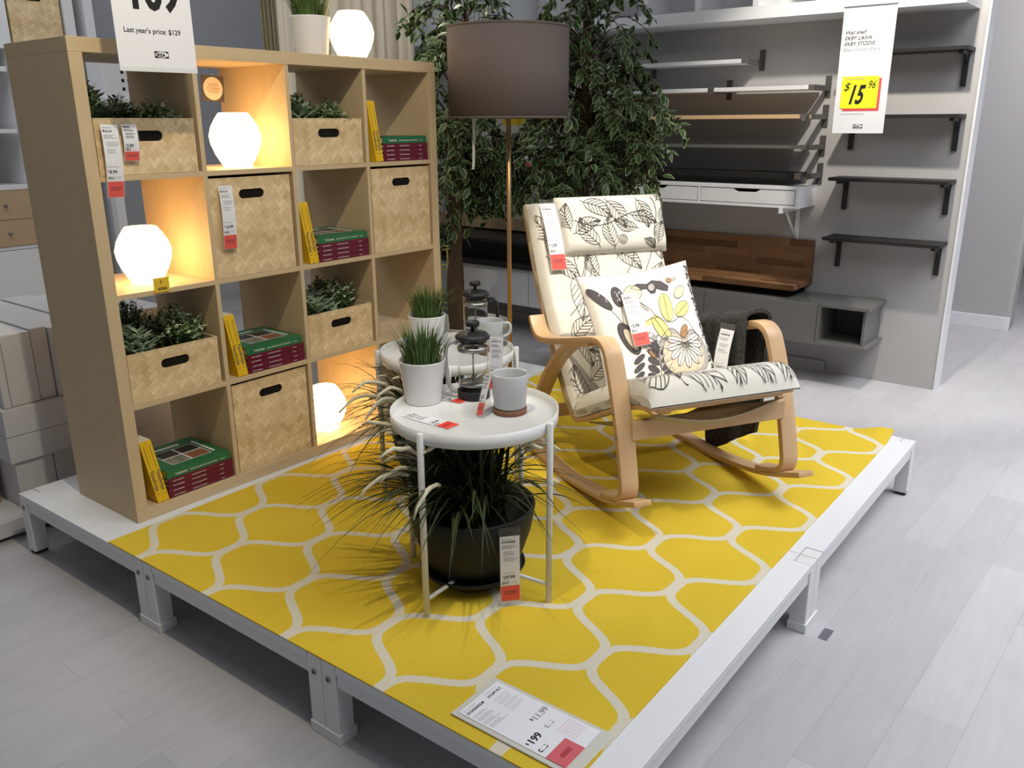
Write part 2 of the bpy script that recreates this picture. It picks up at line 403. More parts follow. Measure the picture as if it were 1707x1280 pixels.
capshoe(0, 0, 'y'); capshoe(0, 1, 'y'); capshoe(0, 2, 'x')

# ---------------------------------------------------------------- rug
rb = MB()
def rugz(x, y):
    z = .004 + .0035 * math.exp(-((y + x * .55 + .80) / .03) ** 2) * (1 if .25 < x < 1.1 else 0) * math.sin(max(0, min(1, (x - .25) / .85)) * PI) + .0022 * math.exp(-((y + x * .62 + .70) / .04) ** 2) * (1 if .1 < x < .8 else 0) + .0022 * math.exp(-((y - x * .25 + 1.75) / .035) ** 2) * (1 if .5 < x < 1.3 else 0)
    if x > 2.30 and y < -1.60: z += .028 * ((x - 2.30) / .10) * min(1, (-1.60 - y) / .10)
    return z
NX, NY = 160, 110
rb.grid(lambda u, v: (u * 2.405, -.0475 - (1 - v) * 1.70, rugz(u * 2.405, -.0475 - (1 - v) * 1.70)), NX, NY, 0)
rb.grid(lambda u, v: (u * 2.405, -.0475 - (1 - v) * 1.70, rugz(u * 2.405, -.0475 - (1 - v) * 1.70) - .0035), NX, NY, 0, flip=True)
for a in (0, 1):
    rb.grid(lambda u, v: (u * 2.405, -.0475 - a * 1.70, rugz(u * 2.405, -.0475 - a * 1.70) - .0035 * v), NX, 1, 0, flip=(a == 0))
    rb.grid(lambda u, v: (a * 2.405, -.0475 - u * 1.70, rugz(a * 2.405, -.0475 - u * 1.70) - .0035 * v), NY, 1, 0, flip=(a == 0))
ro = obj('rug', rb, M['rug'], loc=(-.1247 + .0006, 0, 0), rz=TH); ro.location = (PX0, PX0 * TH, 0)
tag(ro, 'yellow flat-woven rug with cream net pattern covering the platform', 'rug')

# ================================================================ BOOKCASE
bk = thing('open_bookcase', 'light wood bookcase with four by four open compartments on the platform', 'bookcase', (0, 0, 0))
P0 = .0005
D_ = .39
obj('bottom_panel', MB().box(0, 1.47, 0, D_, P0, .04), M['woodH'], bk, bev=.0012)
obj('top_panel', MB().box(0, 1.47, 0, D_, 1.43, 1.47), M['woodH'], bk, bev=.0012)
obj('side_panel', MB().box(0, .04, 0, D_, .04, 1.43), M['woodV'], bk, bev=.0012)
obj('side_panel', MB().box(1.43, 1.47, 0, D_, .04, 1.43), M['woodV'], bk, bev=.0012)
CX = [.04, .391, .742, 1.093]; CZ = [1.093, .742, .391, .04]; CW = .335
for z in CZ[:3]: obj('shelf', MB().box(.04, 1.43, .002, D_, z - .016, z), M['woodH'], bk, bev=.0008)
for x in CX[1:]:
    for z in CZ: obj('divider', MB().box(x - .016, x, .002, D_, z, z + CW + (.002 if z == CZ[0] else 0)), M['woodV'], bk, bev=.0008)
rn = ['top row', 'second row', 'third row', 'bottom row']; cn = ['first', 'second', 'third', 'fourth']
# ---------------------------------------------------------------- lamps
def make_lamp(label, loc):
    t = thing('table_lamp', label, 'lamp', loc, 0, 'glowing opal glass lamps')
    pr = [(.0, .0), (.052, 0), (.058, .012), (.080, .055), (.0935, .095), (.098, .128), (.088, .165), (.072, .195), (.056, .219), (.050, .221), (.044, .217), (.0, .205)]
    pr = [(a * .885, b_ * .82) for a, b_ in pr]
    obj('glass_shade', MB().lathe(pr, 40, 0), M['opal'], t)
    cd = MB().tube([(.0, .055, .01), (.02, .09, .003), (.05, .12, .003), (.06, .17, .003)], .0025, 6)
    obj('cord', cd, M['whitem'], t)
    return t
lp = make_lamp('lit white glass lamp in the second compartment of the top row', (.595, .13, CZ[0]))
dup(lp, (.222, .15, CZ[1]), 'lit white glass lamp in the first compartment of the second row, behind a yellow tag')
dup(lp, (.895, .13, CZ[3]), 'lit white glass lamp in the bottom row, between the basket and the grass plumes')
dup(lp, (1.207, .19, 1.4705), 'lit white glass lamp standing on top of the bookcase')
tl = thing('shelf_tag', 'small yellow tag clipped below the lamp in the second row', 'tag', (.183, -.004, .779))
fn = lambda x, y: (x, -.0015, y)
mb = MB().box(-.026, .026, -.001, .001, -.045, 0, 0); put_text(mb, '1', -.006, -.020, .018, fn, 1, .01); rect2(mb, -.015, .017, -.038, -.035, fn, 1); rect2(mb, -.015, .017, -.033, -.031, fn, 1)
obj('card', mb, [M['ytag'], M['ink']], tl)

# ---------------------------------------------------------------- baskets
def basket_mesh(w_, d_, h_, hz, hw=.10, hh=.030):
    mb = MB(); t = .004
    n = 64; hx, r = hw / 2 - hh / 2, hh / 2
    angs = [2 * PI * i / n for i in range(n)]
    cor = [math.atan2(sy, sx) % (2 * PI) for sx, sy in ((w_ / 2, h_ - hz), (-w_ / 2, h_ - hz), (-w_ / 2, -hz), (w_ / 2, -hz))]
    angs = sorted(set([a for a in angs if min(abs(a - c) for c in cor) > .01] + cor))
    def stad(a):
        dx, dy = math.cos(a), math.sin(a)
        if abs(dy) > 1e-6:
            k = r / abs(dy)
            if abs(dx * k) <= hx: return dx * k, dy * k
        sx = hx if dx > 0 else -hx
        B = -dx * sx; C = sx * sx - r * r; k = -B + math.sqrt(max(0, B * B - C)); return dx * k, dy * k
    def rct(a):
        dx, dy = math.cos(a), math.sin(a); k = 1e9
        if abs(dx) > 1e-9: k = min(k, w_ / 2 / abs(dx))
        if dy > 1e-9: k = min(k, (h_ - hz) / dy)
        if dy < -1e-9: k = min(k, hz / -dy)
        return dx * k, dy * k
    K = len(angs); vs_ = []
    for y in (0, t):
        for a in angs: q = stad(a); vs_.append((q[0], y, hz + q[1]))
        for a in angs: q = rct(a); vs_.append((q[0], y, hz + q[1]))
    fs = []
    for i in range(K):
        i2 = (i + 1) % K
        fs += [(i, K + i, K + i2, i2)[::-1], (2 * K + i, 2 * K + i2, 3 * K + i2, 3 * K + i)[::-1], (i, i2, 2 * K + i2, 2 * K + i)[::-1], (K + i, 3 * K + i, 3 * K + i2, K + i2)[::-1]]
    mb.add(vs_, fs)
    mb.box(-w_ / 2, -w_ / 2 + t, t, d_ - t, 0, h_).box(w_ / 2 - t, w_ / 2, t, d_ - t, 0, h_).box(-w_ / 2, w_ / 2, d_ - t, d_, 0, h_).box(-w_ / 2 + t, w_ / 2 - t, t, d_ - t, 0, .005)
    return mb
def make_basket(half, label, loc):
    w_, h_ = (.318, .158) if half else (.320, .322)
    t = thing('bamboo_basket', label, 'basket', loc, 0, 'low woven baskets' if half else 'tall woven baskets')
    obj('woven_body', basket_mesh(w_, .33, h_, h_ - .048 if half else h_ - .052), M['weave'], t)
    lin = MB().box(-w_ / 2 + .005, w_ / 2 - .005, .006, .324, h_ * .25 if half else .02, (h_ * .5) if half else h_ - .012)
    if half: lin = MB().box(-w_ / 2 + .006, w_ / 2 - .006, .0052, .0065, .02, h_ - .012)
    obj('inside_shade', lin, M['dark'], t)  # near-black filler stands in for the shade inside the basket
    rim = MB().box(-w_ / 2 - .001, w_ / 2 + .001, -.001, .006, h_, h_ + .003).box(-w_ / 2 - .001, w_ / 2 + .001, .324, .331, h_, h_ + .003).box(-w_ / 2 - .001, -w_ / 2 + .005, .006, .324, h_, h_ + .003).box(w_ / 2 - .005, w_ / 2 + .001, .006, .324, h_, h_ + .003)
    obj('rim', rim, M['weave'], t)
    return t
hb = make_basket(True, 'low woven basket with two price tags, top left compartment', (CX[0] + .163, .004, CZ[0] + .001))
dup(hb, (CX[2] + .163, .006, CZ[0] + .001), 'low woven basket of plants in the third compartment of the top row')
dup(hb, (CX[0] + .163, .006, CZ[2] + .001), 'low woven basket of leafy plants in the first compartment of the third row')
dup(hb, (CX[2] + .163, .006, CZ[2] + .001), 'low woven basket of plants in the third compartment of the third row')
fb = make_basket(False, 'tall woven basket with a price tag, second row of the bookcase', (CX[1] + .160, .004, CZ[1] + .001))
dup(fb, (CX[3] + .166, .005, CZ[1] + .001), 'tall woven basket at the right end of the second row')
dup(fb, (CX[1] + .168, .010, CZ[3] + .001), 'tall woven basket in the bottom row, between books and lamp')

# ---------------------------------------------------------------- leaves
def leaf(mb, p, d, n, L, W, mi, cup=.12, edge=None, droop=.15):
    d = Vector(d).normalized(); n = Vector(n); n = (n - d * n.dot(d)).normalized(); s_ = d.cross(n); p = Vector(p)
    st = [(0, .0), (.18, .55), (.42, 1.0), (.7, .8), (.9, .34), (1.04, 0)]
    rows = []
    for t_, w_ in st:
        c = p + d * (L * t_) - n * (L * droop * t_ * t_)
        rows.append((c, w_ * W / 2))
    if edge is None:
        vs_ = []
        for c, w_ in rows: vs_ += [c - s_ * w_ + n * (cup * w_), c, c + s_ * w_ + n * (cup * w_)]
        fs = []
        for i in range(len(rows) - 1):
            a = 3 * i; fs += [(a, a + 1, a + 4, a + 3), (a + 1, a + 2, a + 5, a + 4)]
        mb.add(vs_, fs, mi, True)
    else:
        vs_ = []
        for c, w_ in rows: vs_ += [c - s_ * w_ + n * (cup * w_), c - s_ * w_ * .72 + n * (cup * w_ * .6), c, c + s_ * w_ * .72 + n * (cup * w_ * .6), c + s_ * w_ + n * (cup * w_)]
        fi = []; fe = []
        for i in range(len(rows) - 1):
            a = 5 * i; tip = i >= len(rows) - 2
            fe += [(a, a + 1, a + 6, a + 5), (a + 3, a + 4, a + 9, a + 8)]
            (fe if tip else fi).extend([(a + 1, a + 2, a + 7, a + 6), (a + 2, a + 3, a + 8, a + 7)])
        o = len(mb.v); mb.v += [tuple(q) for q in vs_]
        for F, mm in ((fi, mi), (fe, edge)):
            mb.f += [tuple(i + o for i in f) for f in F]; mb.m += [mm] * len(F); mb.sm += [True] * len(F)
def rdir(R, up=0.0):
    a = R.uniform(0, 2 * PI); z = R.uniform(-.3, 1); r = math.sqrt(max(0, 1 - min(1, z * z))); return Vector((r * math.cos(a), r * math.sin(a), z + up)).normalized()
def clump(kind, seed, rx, ry, h):
    R = random.Random(seed); mb = MB()
    if kind == 'sage':
        for k in range(60):
            a = R.uniform(0, 2 * PI); rr = math.sqrt(R.random()); bx, by = rx * rr * math.cos(a) * .8, ry * rr * math.sin(a) * .8
            hh = h * (1 - .45 * rr * rr) * R.uniform(.75, 1.05); tip = Vector((bx * 1.3, by * 1.3, hh))
            mb.tube([(bx * .4, by * .4, 0), (bx * .9, by * .9, hh * .6), tip], .0013, 4, 1)
            for q in range(7):
                aa = q * 2.4 + R.random(); lv = .45 + .55 * q / 6; dd = Vector((math.cos(aa), math.sin(aa), R.uniform(.3, 1.3)))
                base = Vector((bx * .4, by * .4, 0)).lerp(tip, lv)
                leaf(mb, base, dd, (0, 0, 1), R.uniform(.032, .050), R.uniform(.015, .022), 0, .15, None, .2)
    else:
        for k in range(120):
            a = R.uniform(0, 2 * PI); rr = math.sqrt(R.random()); bx, by = rx * rr * math.cos(a), ry * rr * math.sin(a)
            hh = h * (1 - .4 * rr * rr) * R.uniform(.7, 1.08); tip = Vector((bx * 1.2, by * 1.2, hh))
            mb.tube([(bx * .4, by * .4, 0), tip], .001, 3, 1)
            for q in range(11):
                aa = q * 2.4 + R.random(); lv = .4 + .6 * q / 10; dd = Vector((math.cos(aa), math.sin(aa), R.uniform(.0, 1.2)))
                leaf(mb, Vector((bx * .4, by * .4, 0)).lerp(tip, lv), dd, (0, 0, 1), R.uniform(.014, .022), R.uniform(.008, .012), 2 if (q > 7 and R.random() < .7) else 0, .1, None, .1)
    return mb
def basket_plant(kind, cell, dx, y, label, seed, h, rx=.07, ry=.09):
    cx = CX[cell[1]] + .163 + dx; cz = CZ[cell[0]] + .008
    t = thing('basket_plant', label, 'plant', (cx, y, cz), 0, 'artificial plants in the low baskets')
    obj('inner_pot', MB().lathe([(0, 0), (.038, 0), (.05, .085), (.046, .085), (.044, .078), (0, .078)], 20), M['plastic'], t)
    o = obj('foliage', clump(kind, seed, rx, ry, h), [M['sage'] if kind == 'sage' else M['bush'], M['bush'], M['floret']], t, loc=(0, 0, .078)); o.scale = (1.08, 1.12, 1.14)
    return t
basket_plant('sage', (0, 0), -.095, .17, 'dark oval-leaved plant at the left of the top left basket', 1, .15, .055)
basket_plant('fl', (0, 0), .03, .20, 'dark small-leaved plant in the middle of the top left basket', 2, .12, .05)
basket_plant('fl', (0, 0), .105, .13, 'small flowering sprig at the right of the top left basket', 3, .11, .045)
basket_plant('sage', (0, 2), -.07, .12, 'grey-green sage plant in the top row basket of the third compartment', 4, .12, .06)
basket_plant('fl', (0, 2), .02, .22, 'small white-flowered plant at the back of the third compartment basket, top row', 5, .15, .05)
basket_plant('fl', (0, 2), .09, .12, 'small-leaved plant at the right of the third compartment basket, top row', 6, .115, .05)
basket_plant('fl', (2, 0), -.03, .25, 'dark green bushy plant at the back of the third row left basket', 7, .18, .08)
basket_plant('sage', (2, 0), -.10, .11, 'broad-leaved plant at the front left of the third row left basket', 8, .13, .05)
basket_plant('fl', (2, 0), .085, .14, 'white-flecked small-leaved plant at the right of the third row left basket', 9, .155, .07)
basket_plant('sage', (2, 2), -.095, .12, 'grey-green plant at the left of the third row basket nearest the tables', 10, .135, .05)
basket_plant('sage', (2, 2), -.005, .15, 'pale-leaved plant in the middle of the third row basket nearest the tables', 11, .11, .045)
basket_plant('fl', (2, 2), .08, .16, 'white-flecked bushy plant at the right of the third row basket nearest the tables', 12, .165, .065)

# ---------------------------------------------------------------- books
def yellow_book(h, w_, th_):
    mb = MB().box(0, th_, 0, w_, 0, h, 0)
    mb.box(.0015, th_ - .0015, .003, w_ + .0005, h - .0005, h + .0008, 1)
    fn = lambda x, y: (th_ / 2 + y, -.0006, x)   # text runs along the spine, top to bottom
    fn2 = lambda x, y: (th_ / 2 - .0045 + y, -.0006, h * .52 - x)
    put_text(mb, 'Naselkolpe', 0, 0, .0185, fn2, 2, .012, 0, .9)
    rect2(mb, h * .55, h * .93, -.0008, .0008, fn, 2); rect2(mb, .030, .032, -.004, .004, fn, 2)
    return mb
def stack_book(L, w_, th_, kind):
    mb = MB(); c = .0018
    mb.box(0, L, 0, w_, 0, c, 0).box(0, L, 0, w_, th_ - c, th_, 0).box(0, L, 0, .003, c, th_ - c, 0).box(.004, L - .004, .003, w_ - .003, c, th_ - c, 1)
    fn = lambda x, y: (x, -.0006, y)
    s_ = th_ * .42
    if kind == 'r':
        put_text(mb, 'MATS WRAMAN', .016, th_ * .32, s_ * .8, fn, 2, .02); put_text(mb, 'VINTERTRADGARDEN', .085, th_ * .32, s_ * .8, fn, 2, .01); put_text(mb, 'Kalenta', L - .05, th_ * .32, s_ * .75, fn, 2, .01)
    else:
        put_text(mb, 'Trädgårdar', .03, th_ * .3, s_ * .9, fn, 2, .02); put_text(mb, 'ANLAGGNING AV BLOMMOR', .085, th_ * .3, s_ * .7, fn, 2, .005); put_text(mb, 'Bauer', L - .04, th_ * .3, s_ * .7, fn, 2)
        ft = lambda x, y: (x, y, th_ + .0006)
        x0, x1, y0, y1 = L * .2, L * .82, w_ * .17, w_ * .72; xm, ym = (x0 + x1) / 2, (y0 + y1) / 2
        rect2(mb, .004, L - .004, .006, w_ - .003, lambda x, y: (x, y, th_ + .0003), 5)
        rect2(mb, x0, x1, y0, y1, ft, 2); f3 = lambda x, y: (x, y, th_ + .0009); e = .003
        for (a, b_, c_, d__, k) in ((x0, xm, y0, ym, 4), (xm, x1, y0, ym, 6), (x0, xm, ym, y1, 3), (xm, x1, ym, y1, 3)):
            rect2(mb, a + e, b_ - e, c_ + e, d__ - e, f3, k)
        rect2(mb, L * .2, L * .7, w_ * .80, w_ * .86, ft, 2); rect2(mb, L * .86, L * .90, w_ * .2, w_ * .8, ft, 2)
    return mb
BM = [None, M['pages'], M['white_ink'], M['blacktop'], M['photo2'], M['bookG'], M['photo3']]
def books(r, c, ny, y0=.0, seed=0, lean=.165):
    R = random.Random(seed); x0, z0 = CX[c], CZ[r]; where = f'{rn[r]} of the bookcase'; cell = f'{cn[c]} compartment of the {rn[r]}'
    ybn = {2: ['left', 'right'], 3: ['leftmost', 'middle', 'rightmost']}[ny]
    thk = .0195
    H = .225
    bx = x0 + H * math.sin(lean) + .0035
    for k in range(ny):
        t = thing('yellow_book', f'yellow book leaning in the {cell}, {ybn[k]} of the {"two" if ny == 2 else "three"}', 'book', (0, 0, 0), 0, f'yellow books in the {cell}')
        obj('cover', yellow_book(H, .165, thk), [M['bookY'], M['pages'], M['gdark']], t)
        t.location = (bx + k * (thk / math.cos(lean) + .0004), .006 + y0 + R.uniform(0, .004), z0 + .0006 + .0)
        t.rotation_euler = (0, -lean, 0)
    sx = bx + ny * (thk / math.cos(lean)) + .004; z = z0 + .0006; L = .245
    sx = min(sx, x0 + CW - L - .004)
    for k in range(4):
        o = obj('burgundy_book', stack_book(L, .24, .0165, 'r'), [M['bookR']] + BM[1:], loc=(sx + R.uniform(-.001, .002), .008 + R.uniform(0, .004), z)); z += .0168
        tag(o, f'burgundy book, {["bottom", "second from bottom", "third from bottom", "topmost burgundy one"][k]} in the stack, {cell}', 'book', f'burgundy books in the {cell}')
    o = obj('green_book', stack_book(L - .003, .245, .027, 'g'), [M['bookG']] + BM[1:], loc=(sx, .012, z))
    tag(o, f'green garden picture book on top of the burgundy stack, {cell}', 'book')
books(0, 3, 2, seed=1); books(1, 2, 2, seed=2); books(2, 1, 2, seed=3); books(3, 0, 2, seed=4)

# ---------------------------------------------------------------- price tags
def price_card(w_, h_, redh, title, price, bend=.0, sleeve=True, psize=1.0):
    mb = MB(); f0 = lambda d_: (lambda x, y: (x, -d_ - bend * math.sin(PI * min(1, max(0, -y / h_))) , y))
    A = f0(0); B = f0(.0007); C = f0(.0012)
    wb = h_ - redh
    rect2(mb, -w_ / 2, w_ / 2, -h_, 0, A, 0, 8); rect2(mb, -w_ / 2, w_ / 2, -h_, 0, f0(-.0008), 0, 8)
    m_ = w_ * .08
    put_text(mb, title, -w_ / 2 + m_, -wb * .13, w_ * .17, B, 1, .02)
    R = random.Random(len(title) * 7 + int(h_ * 1000))
    y = -wb * .05; rect2(mb, -w_ / 2 + m_, w_ * .1, y - .0012, y, B, 2)
    y = -wb * .18
    for k in range(3): rect2(mb, -w_ / 2 + m_, w_ * R.uniform(.1, .4), y - .0012, y, B, 2); y -= wb * .025
    y -= wb * .05
    for g in range(2):
        for k in range(3): rect2(mb, -w_ / 2 + m_ * 2, w_ * R.uniform(.15, .42), y - .0012, y, B, 2); y -= wb * .03
        y -= wb * .03
    rect2(mb, -w_ / 2 + m_, w_ * .25, -wb * .74, -wb * .74 + .001, B, 2)
    put_text(mb, '$', -w_ / 2 + m_, -wb * .825, w_ * .12 * psize, B, 1, .02); put_text(mb, price, -w_ / 2 + m_ + w_ * .09, -wb * .855, w_ * .26 * psize, B, 1, .02)
    logo(mb, -w_ / 2 + m_, -wb * .96, w_ * .34, B, 1, 0, C); put_text(mb, 'IKEA', -w_ / 2 + m_ + w_ * .05, -wb * .945, w_ * .10, f0(.0017), 1, .03)
    for k in range(3): rect2(mb, w_ * .0, w_ * .35, -wb * .955 + k * wb * .02, -wb * .952 + k * wb * .02, B, 2)
    o2 = MB(); rect2(o2, -w_ / 2 + .001, w_ / 2 - .001, -h_ + .001, -wb, B, 0, 3)
    for k in range(2): rect2(o2, -w_ * .33, w_ * (.35 - .08 * k), -wb - redh * (.40 + .14 * k), -wb - redh * (.33 + .14 * k), C, 1)
    return mb, o2
def price_tag(label, loc, rz, w_, h_, redh, title, price, tilt=0, roll=0, bend=.004, sleeve=True, top=.016):
    t = thing('price_tag', label, 'price tag', loc, rz); t.rotation_euler = (tilt, roll, rz)
    a, b_ = price_card(w_, h_, redh, title, price, bend)
    obj('paper_card', a, [M['paper'], M['ink'], M['greyink']], t); obj('red_label', b_, [M['red'], M['dred']], t)
    if sleeve:
        mb = MB(); f = lambda x, y: (x, -.0022 - bend * math.sin(PI * min(1, max(0, -y / h_))), y)
        rect2(mb, -w_ / 2 - .003, w_ / 2 + .003, -h_ - .004, top, f, 0, 8); obj('plastic_sleeve', mb, M['sleeve'], t)
    return t
price_tag('long white price tag with 8.99 hanging from the top left basket', (.080, -.012, 1.237), 0, .050, .205, .046, 'BULLIG', '8.99', roll=.03, bend=.010)
price_tag('short white price tag hanging beside the oval hole of the top left basket', (.141, -.010, 1.237), 0, .046, .103, .027, 'FEJKA', '3.99', roll=.02, bend=.006)
price_tag('white price tag with 16.99 on the tall basket in the second row', (.440, -.012, 1.045), 0, .050, .205, .046, 'BULLIG', '16.99', roll=.01, bend=.008)
# round notice card hanging behind the lamp in the top row
t = thing('hanging_card', 'dark square card with a round pale notice hanging behind the top row lamp', 'card', (.641, .30, 1.401)); t.rotation_euler = (0, .04, 0)
mb = MB().box(-.044, .044, -.001, .001, -.088, 0, 0)
mb.add([(.039 * math.cos(2 * PI * i / 28), -.0016, -.044 + .039 * math.sin(2 * PI * i / 28)) for i in range(28)], [tuple(range(28))], 1)
for k in range(5): rect2(mb, -.026 + .004 * abs(k - 2), .026 - .004 * abs(k - 2), -.030 - k * .007, -.028 - k * .007, lambda x, y: (x, -.0021, y), 2)
obj('card', mb, [M['gdark'], flat('pale_pink_card', (.72, .64, .60)), M['ochre']], t); obj('hook', MB().tube([(0, 0, 0), (0, 0, .018)], .001, 5), M['steel'], t)

# ---------------------------------------------------------------- grass pots
def grass_pot(label, loc, seed, sc=1.0):
    t = thing('potted_grass', label, 'potted plant', loc, 0, 'small green grasses in white pots')
    pr = [(0, 0), (.0470 * sc, 0), (.049 * sc, .002)]
    for i in range(13):
        z = .006 + i * .0088; r = lerp(.0495, .0625, i / 12) * sc
        wav = .0007 if i % 2 else -.0004
        pr.append((r + wav * sc, z * sc))
    pr += [(.064 * sc, .118 * sc), (.0645 * sc, .122 * sc), (.061 * sc, .122 * sc), (.060 * sc, .105 * sc), (0, .105 * sc)]
    obj('pot', MB().lathe(pr, 40), M['pot'], t)
    obj('soil', MB().lathe([(0, .107 * sc), (.059 * sc, .1065 * sc), (.059 * sc, .105 * sc)], 24), M['soil'], t)
    R = random.Random(seed); mb = MB()
    for k in range(330):
        a = R.uniform(0, 2 * PI); rr = .053 * sc * math.sqrt(R.random()); b0 = Vector((rr * math.cos(a), rr * math.sin(a), .106 * sc))
        L = R.uniform(.07, .128) * sc; out = rr / .053 / sc * R.uniform(.15, .75) + R.uniform(-.1, .1); wd = R.uniform(.0016, .0028) * sc
        dr = Vector((math.cos(a), math.sin(a), 0)); sd = Vector((-math.sin(a), math.cos(a), 0)) * wd
        pts = []
        for q in range(5):
            u = q / 4; pts.append(b0 + Vector((0, 0, L * u * (1 - .22 * out * u))) + dr * (L * out * u * u * .9))
        vs_ = []
        for q, p in enumerate(pts): ww = 1 - (q / 4) ** 2; vs_ += [p - sd * ww, p + sd * ww + Vector((0, 0, .0004))]
        mb.add(vs_, [(2 * q, 2 * q + 1, 2 * q + 3, 2 * q + 2) for q in range(4)], 0, True)
    obj('grass_blades', mb, [M['grass']], t)
    return t
grass_pot('white ribbed pot of green grass on top of the bookcase, beside the lamp', (1.005, .19, 1.4705), 1, 1.18)

# ---------------------------------------------------------------- tray tables
TZ = .508
def tray_table(label, loc, rz):
    t = thing('tray_table', label, 'side table', loc, rz, 'round white tray tables')
    R = .2225
    obj('tray', MB().lathe([(0, TZ - .030), (R - .006, TZ - .030), (R, TZ - .024), (R + .001, TZ + .008), (R - .0015, TZ + .008), (R - .003, TZ - .008), (R - .008, TZ - .0125), (0, TZ - .0125)], 72), M['whitem'], t)
    for k in range(4):
        a = PI / 2 * k; x, y = (R + .010) * math.cos(a), (R + .010) * math.sin(a)
        lg = obj('leg', MB().lathe([(0, .0045), (.0085, .0045), (.0085, TZ + .004), (.007, TZ + .006), (0, TZ + .006)], 14, c=(x, y, 0)), M['whitem'], t)
        obj('tray_bracket', MB().box(-.005, .005, -.004, .004, TZ - .038, TZ - .030).map(lambda q: (x * .965 + q[0], y * .965 + q[1], q[2])), M['whitem'], lg)
    cb = MB()
    for a in (0, PI / 2):
        x, y = (R + .01) * math.cos(a), (R + .01) * math.sin(a)
        cb.tube([(-x, -y, .055 if a else .0535), (0, 0, .055 if a else .043), (x, y, .055 if a else .0535)], .0055, 8) if a == 0 else cb.tube([(-x, -y, .055), (x, y, .055)], .0055, 8)
    obj('cross_brace', cb, M['whitem'], t)
    return t
T1 = Vector((.407, -1.097, 0)); T2 = Vector((.820, -.624, 0))
tray_table('round white tray table in the foreground, over the black planter', tuple(T1), math.atan2(-1.119 + 1.097, .175 - .407) + 0)
tray_table('round white tray table at the back, beside the bookcase', tuple(T2), .75)
TT = TZ - .0122
grass_pot('white ribbed pot of green grass on the front tray table', (0.402, -0.914, TT), 2, 1.0)
grass_pot('white ribbed pot of green grass on the back tray table', (.825, -.530, TT), 3, 1.0)

def french_press(label, loc, rz):
    t = thing('coffee_press', label, 'coffee press', loc, rz, 'glass coffee presses with black lids')
    obj('glass_jug', MB().lathe([(.0400, .012), (.0425, .016), (.0425, .168), (.0435, .170), (.0415, .170), (.0408, .166), (.0408, .018), (.0385, .0155)], 40, closed=True), M['glass'], t)
    obj('base', MB().lathe([(0, 0), (.044, 0), (.0455, .004), (.0455, .024), (.0435, .026), (.0435, .010), (0, .010)], 36), M['plastic'], t)
    lid = obj('lid', MB().lathe([(0, .163), (.040, .163), (.040, .172), (.0485, .172), (.0495, .177), (.040, .186), (.018, .191), (0, .192)], 36), M['plastic'], t)
    obj('knob', MB().lathe([(0, .190), (.005, .190), (.005, .205), (.018, .206), (.0195, .210), (.0195, .217), (.017, .220), (0, .2205)], 24), M['plastic'], lid)
    obj('plunger_rod', MB().lathe([(0, .045), (.0022, .045), (.0022, .190), (0, .190)], 10), M['steel'], t)
    obj('plunger_disc', MB().lathe([(0, .038), (.040, .038), (.0405, .042), (.0405, .046), (.0, .047)], 32), M['steel'], t)
    obj('steel_band', MB().lathe([(.0427, .138), (.0434, .138), (.0434, .150), (.0427, .150)], 36, closed=True), M['steel'], t)
    hd = MB().tube([tuple(q) for q in cr([(.043, 0, .158), (.060, 0, .160), (.074, 0, .145), (.077, 0, .105), (.072, 0, .06), (.064, 0, .028), (.046, 0, .016)], 6)], .0062, 8)
    obj('handle', hd, M['plastic'], t)
    return t
fp = french_press('glass coffee press with black lid and price tag on the front tray table', (0.516, -1.001, TT), math.radians(128))
for ch in fp.children:
    if ch.name.startswith('handle'): ch.data.materials[0] = M['mug']
french_press('glass coffee press with black lid on the back tray table', (.983, -.612, TT), math.radians(-58))
price_tag('narrow white price tag hanging from the front coffee press lid', (0.546, -1.061, TT + .178), -.85, .036, .150, .034, 'UPPHETTA', '9.99', roll=.03, bend=.003)

def mug(label, loc, rz, coaster):
    t = thing('mug', label, 'mug', loc, rz, 'grey-white stoneware mugs')
    z0 = .014
    obj('cup', MB().lathe([(0, z0), (.036, z0), (.040, z0 + .004), (.0425, z0 + .05), (.046, z0 + .086), (.0445, z0 + .088), (.0425, z0 + .084), (.0385, z0 + .05), (.036, z0 + .008), (0, z0 + .006)], 44), M['mug'], t)
    hd = MB().tube([tuple(q) for q in cr([(.043, 0, z0 + .072), (.062, 0, z0 + .074), (.071, 0, z0 + .058), (.064, 0, z0 + .036), (.0415, 0, z0 + .026)], 6)], .0055, 8)
    obj('handle', hd, M['mug'], t)
    obj('cork_base', MB().lathe([(0, 0), (.041, 0), (.042, .002), (.042, .0135), (0, .0138)], 36), M['cork'], t)
    return t
m1_ = mug('grey-white mug on a cork base at the right of the front tray table', (0.476, -1.162, TT), math.radians(60), 1)
mug('white mug with its handle to the right on the back tray table', (.955, -.700, TT), math.radians(-40), 1)
m1_.scale = (1.08, 1.08, 1.08)
# tag folded against mug
price_tag('white price tag leaning against the mug on the front tray table', (0.448, -1.115, TT + .105), -1.9, .034, .115, .034, 'DINERA', '4.99', tilt=-.45, roll=-.30, bend=.002)
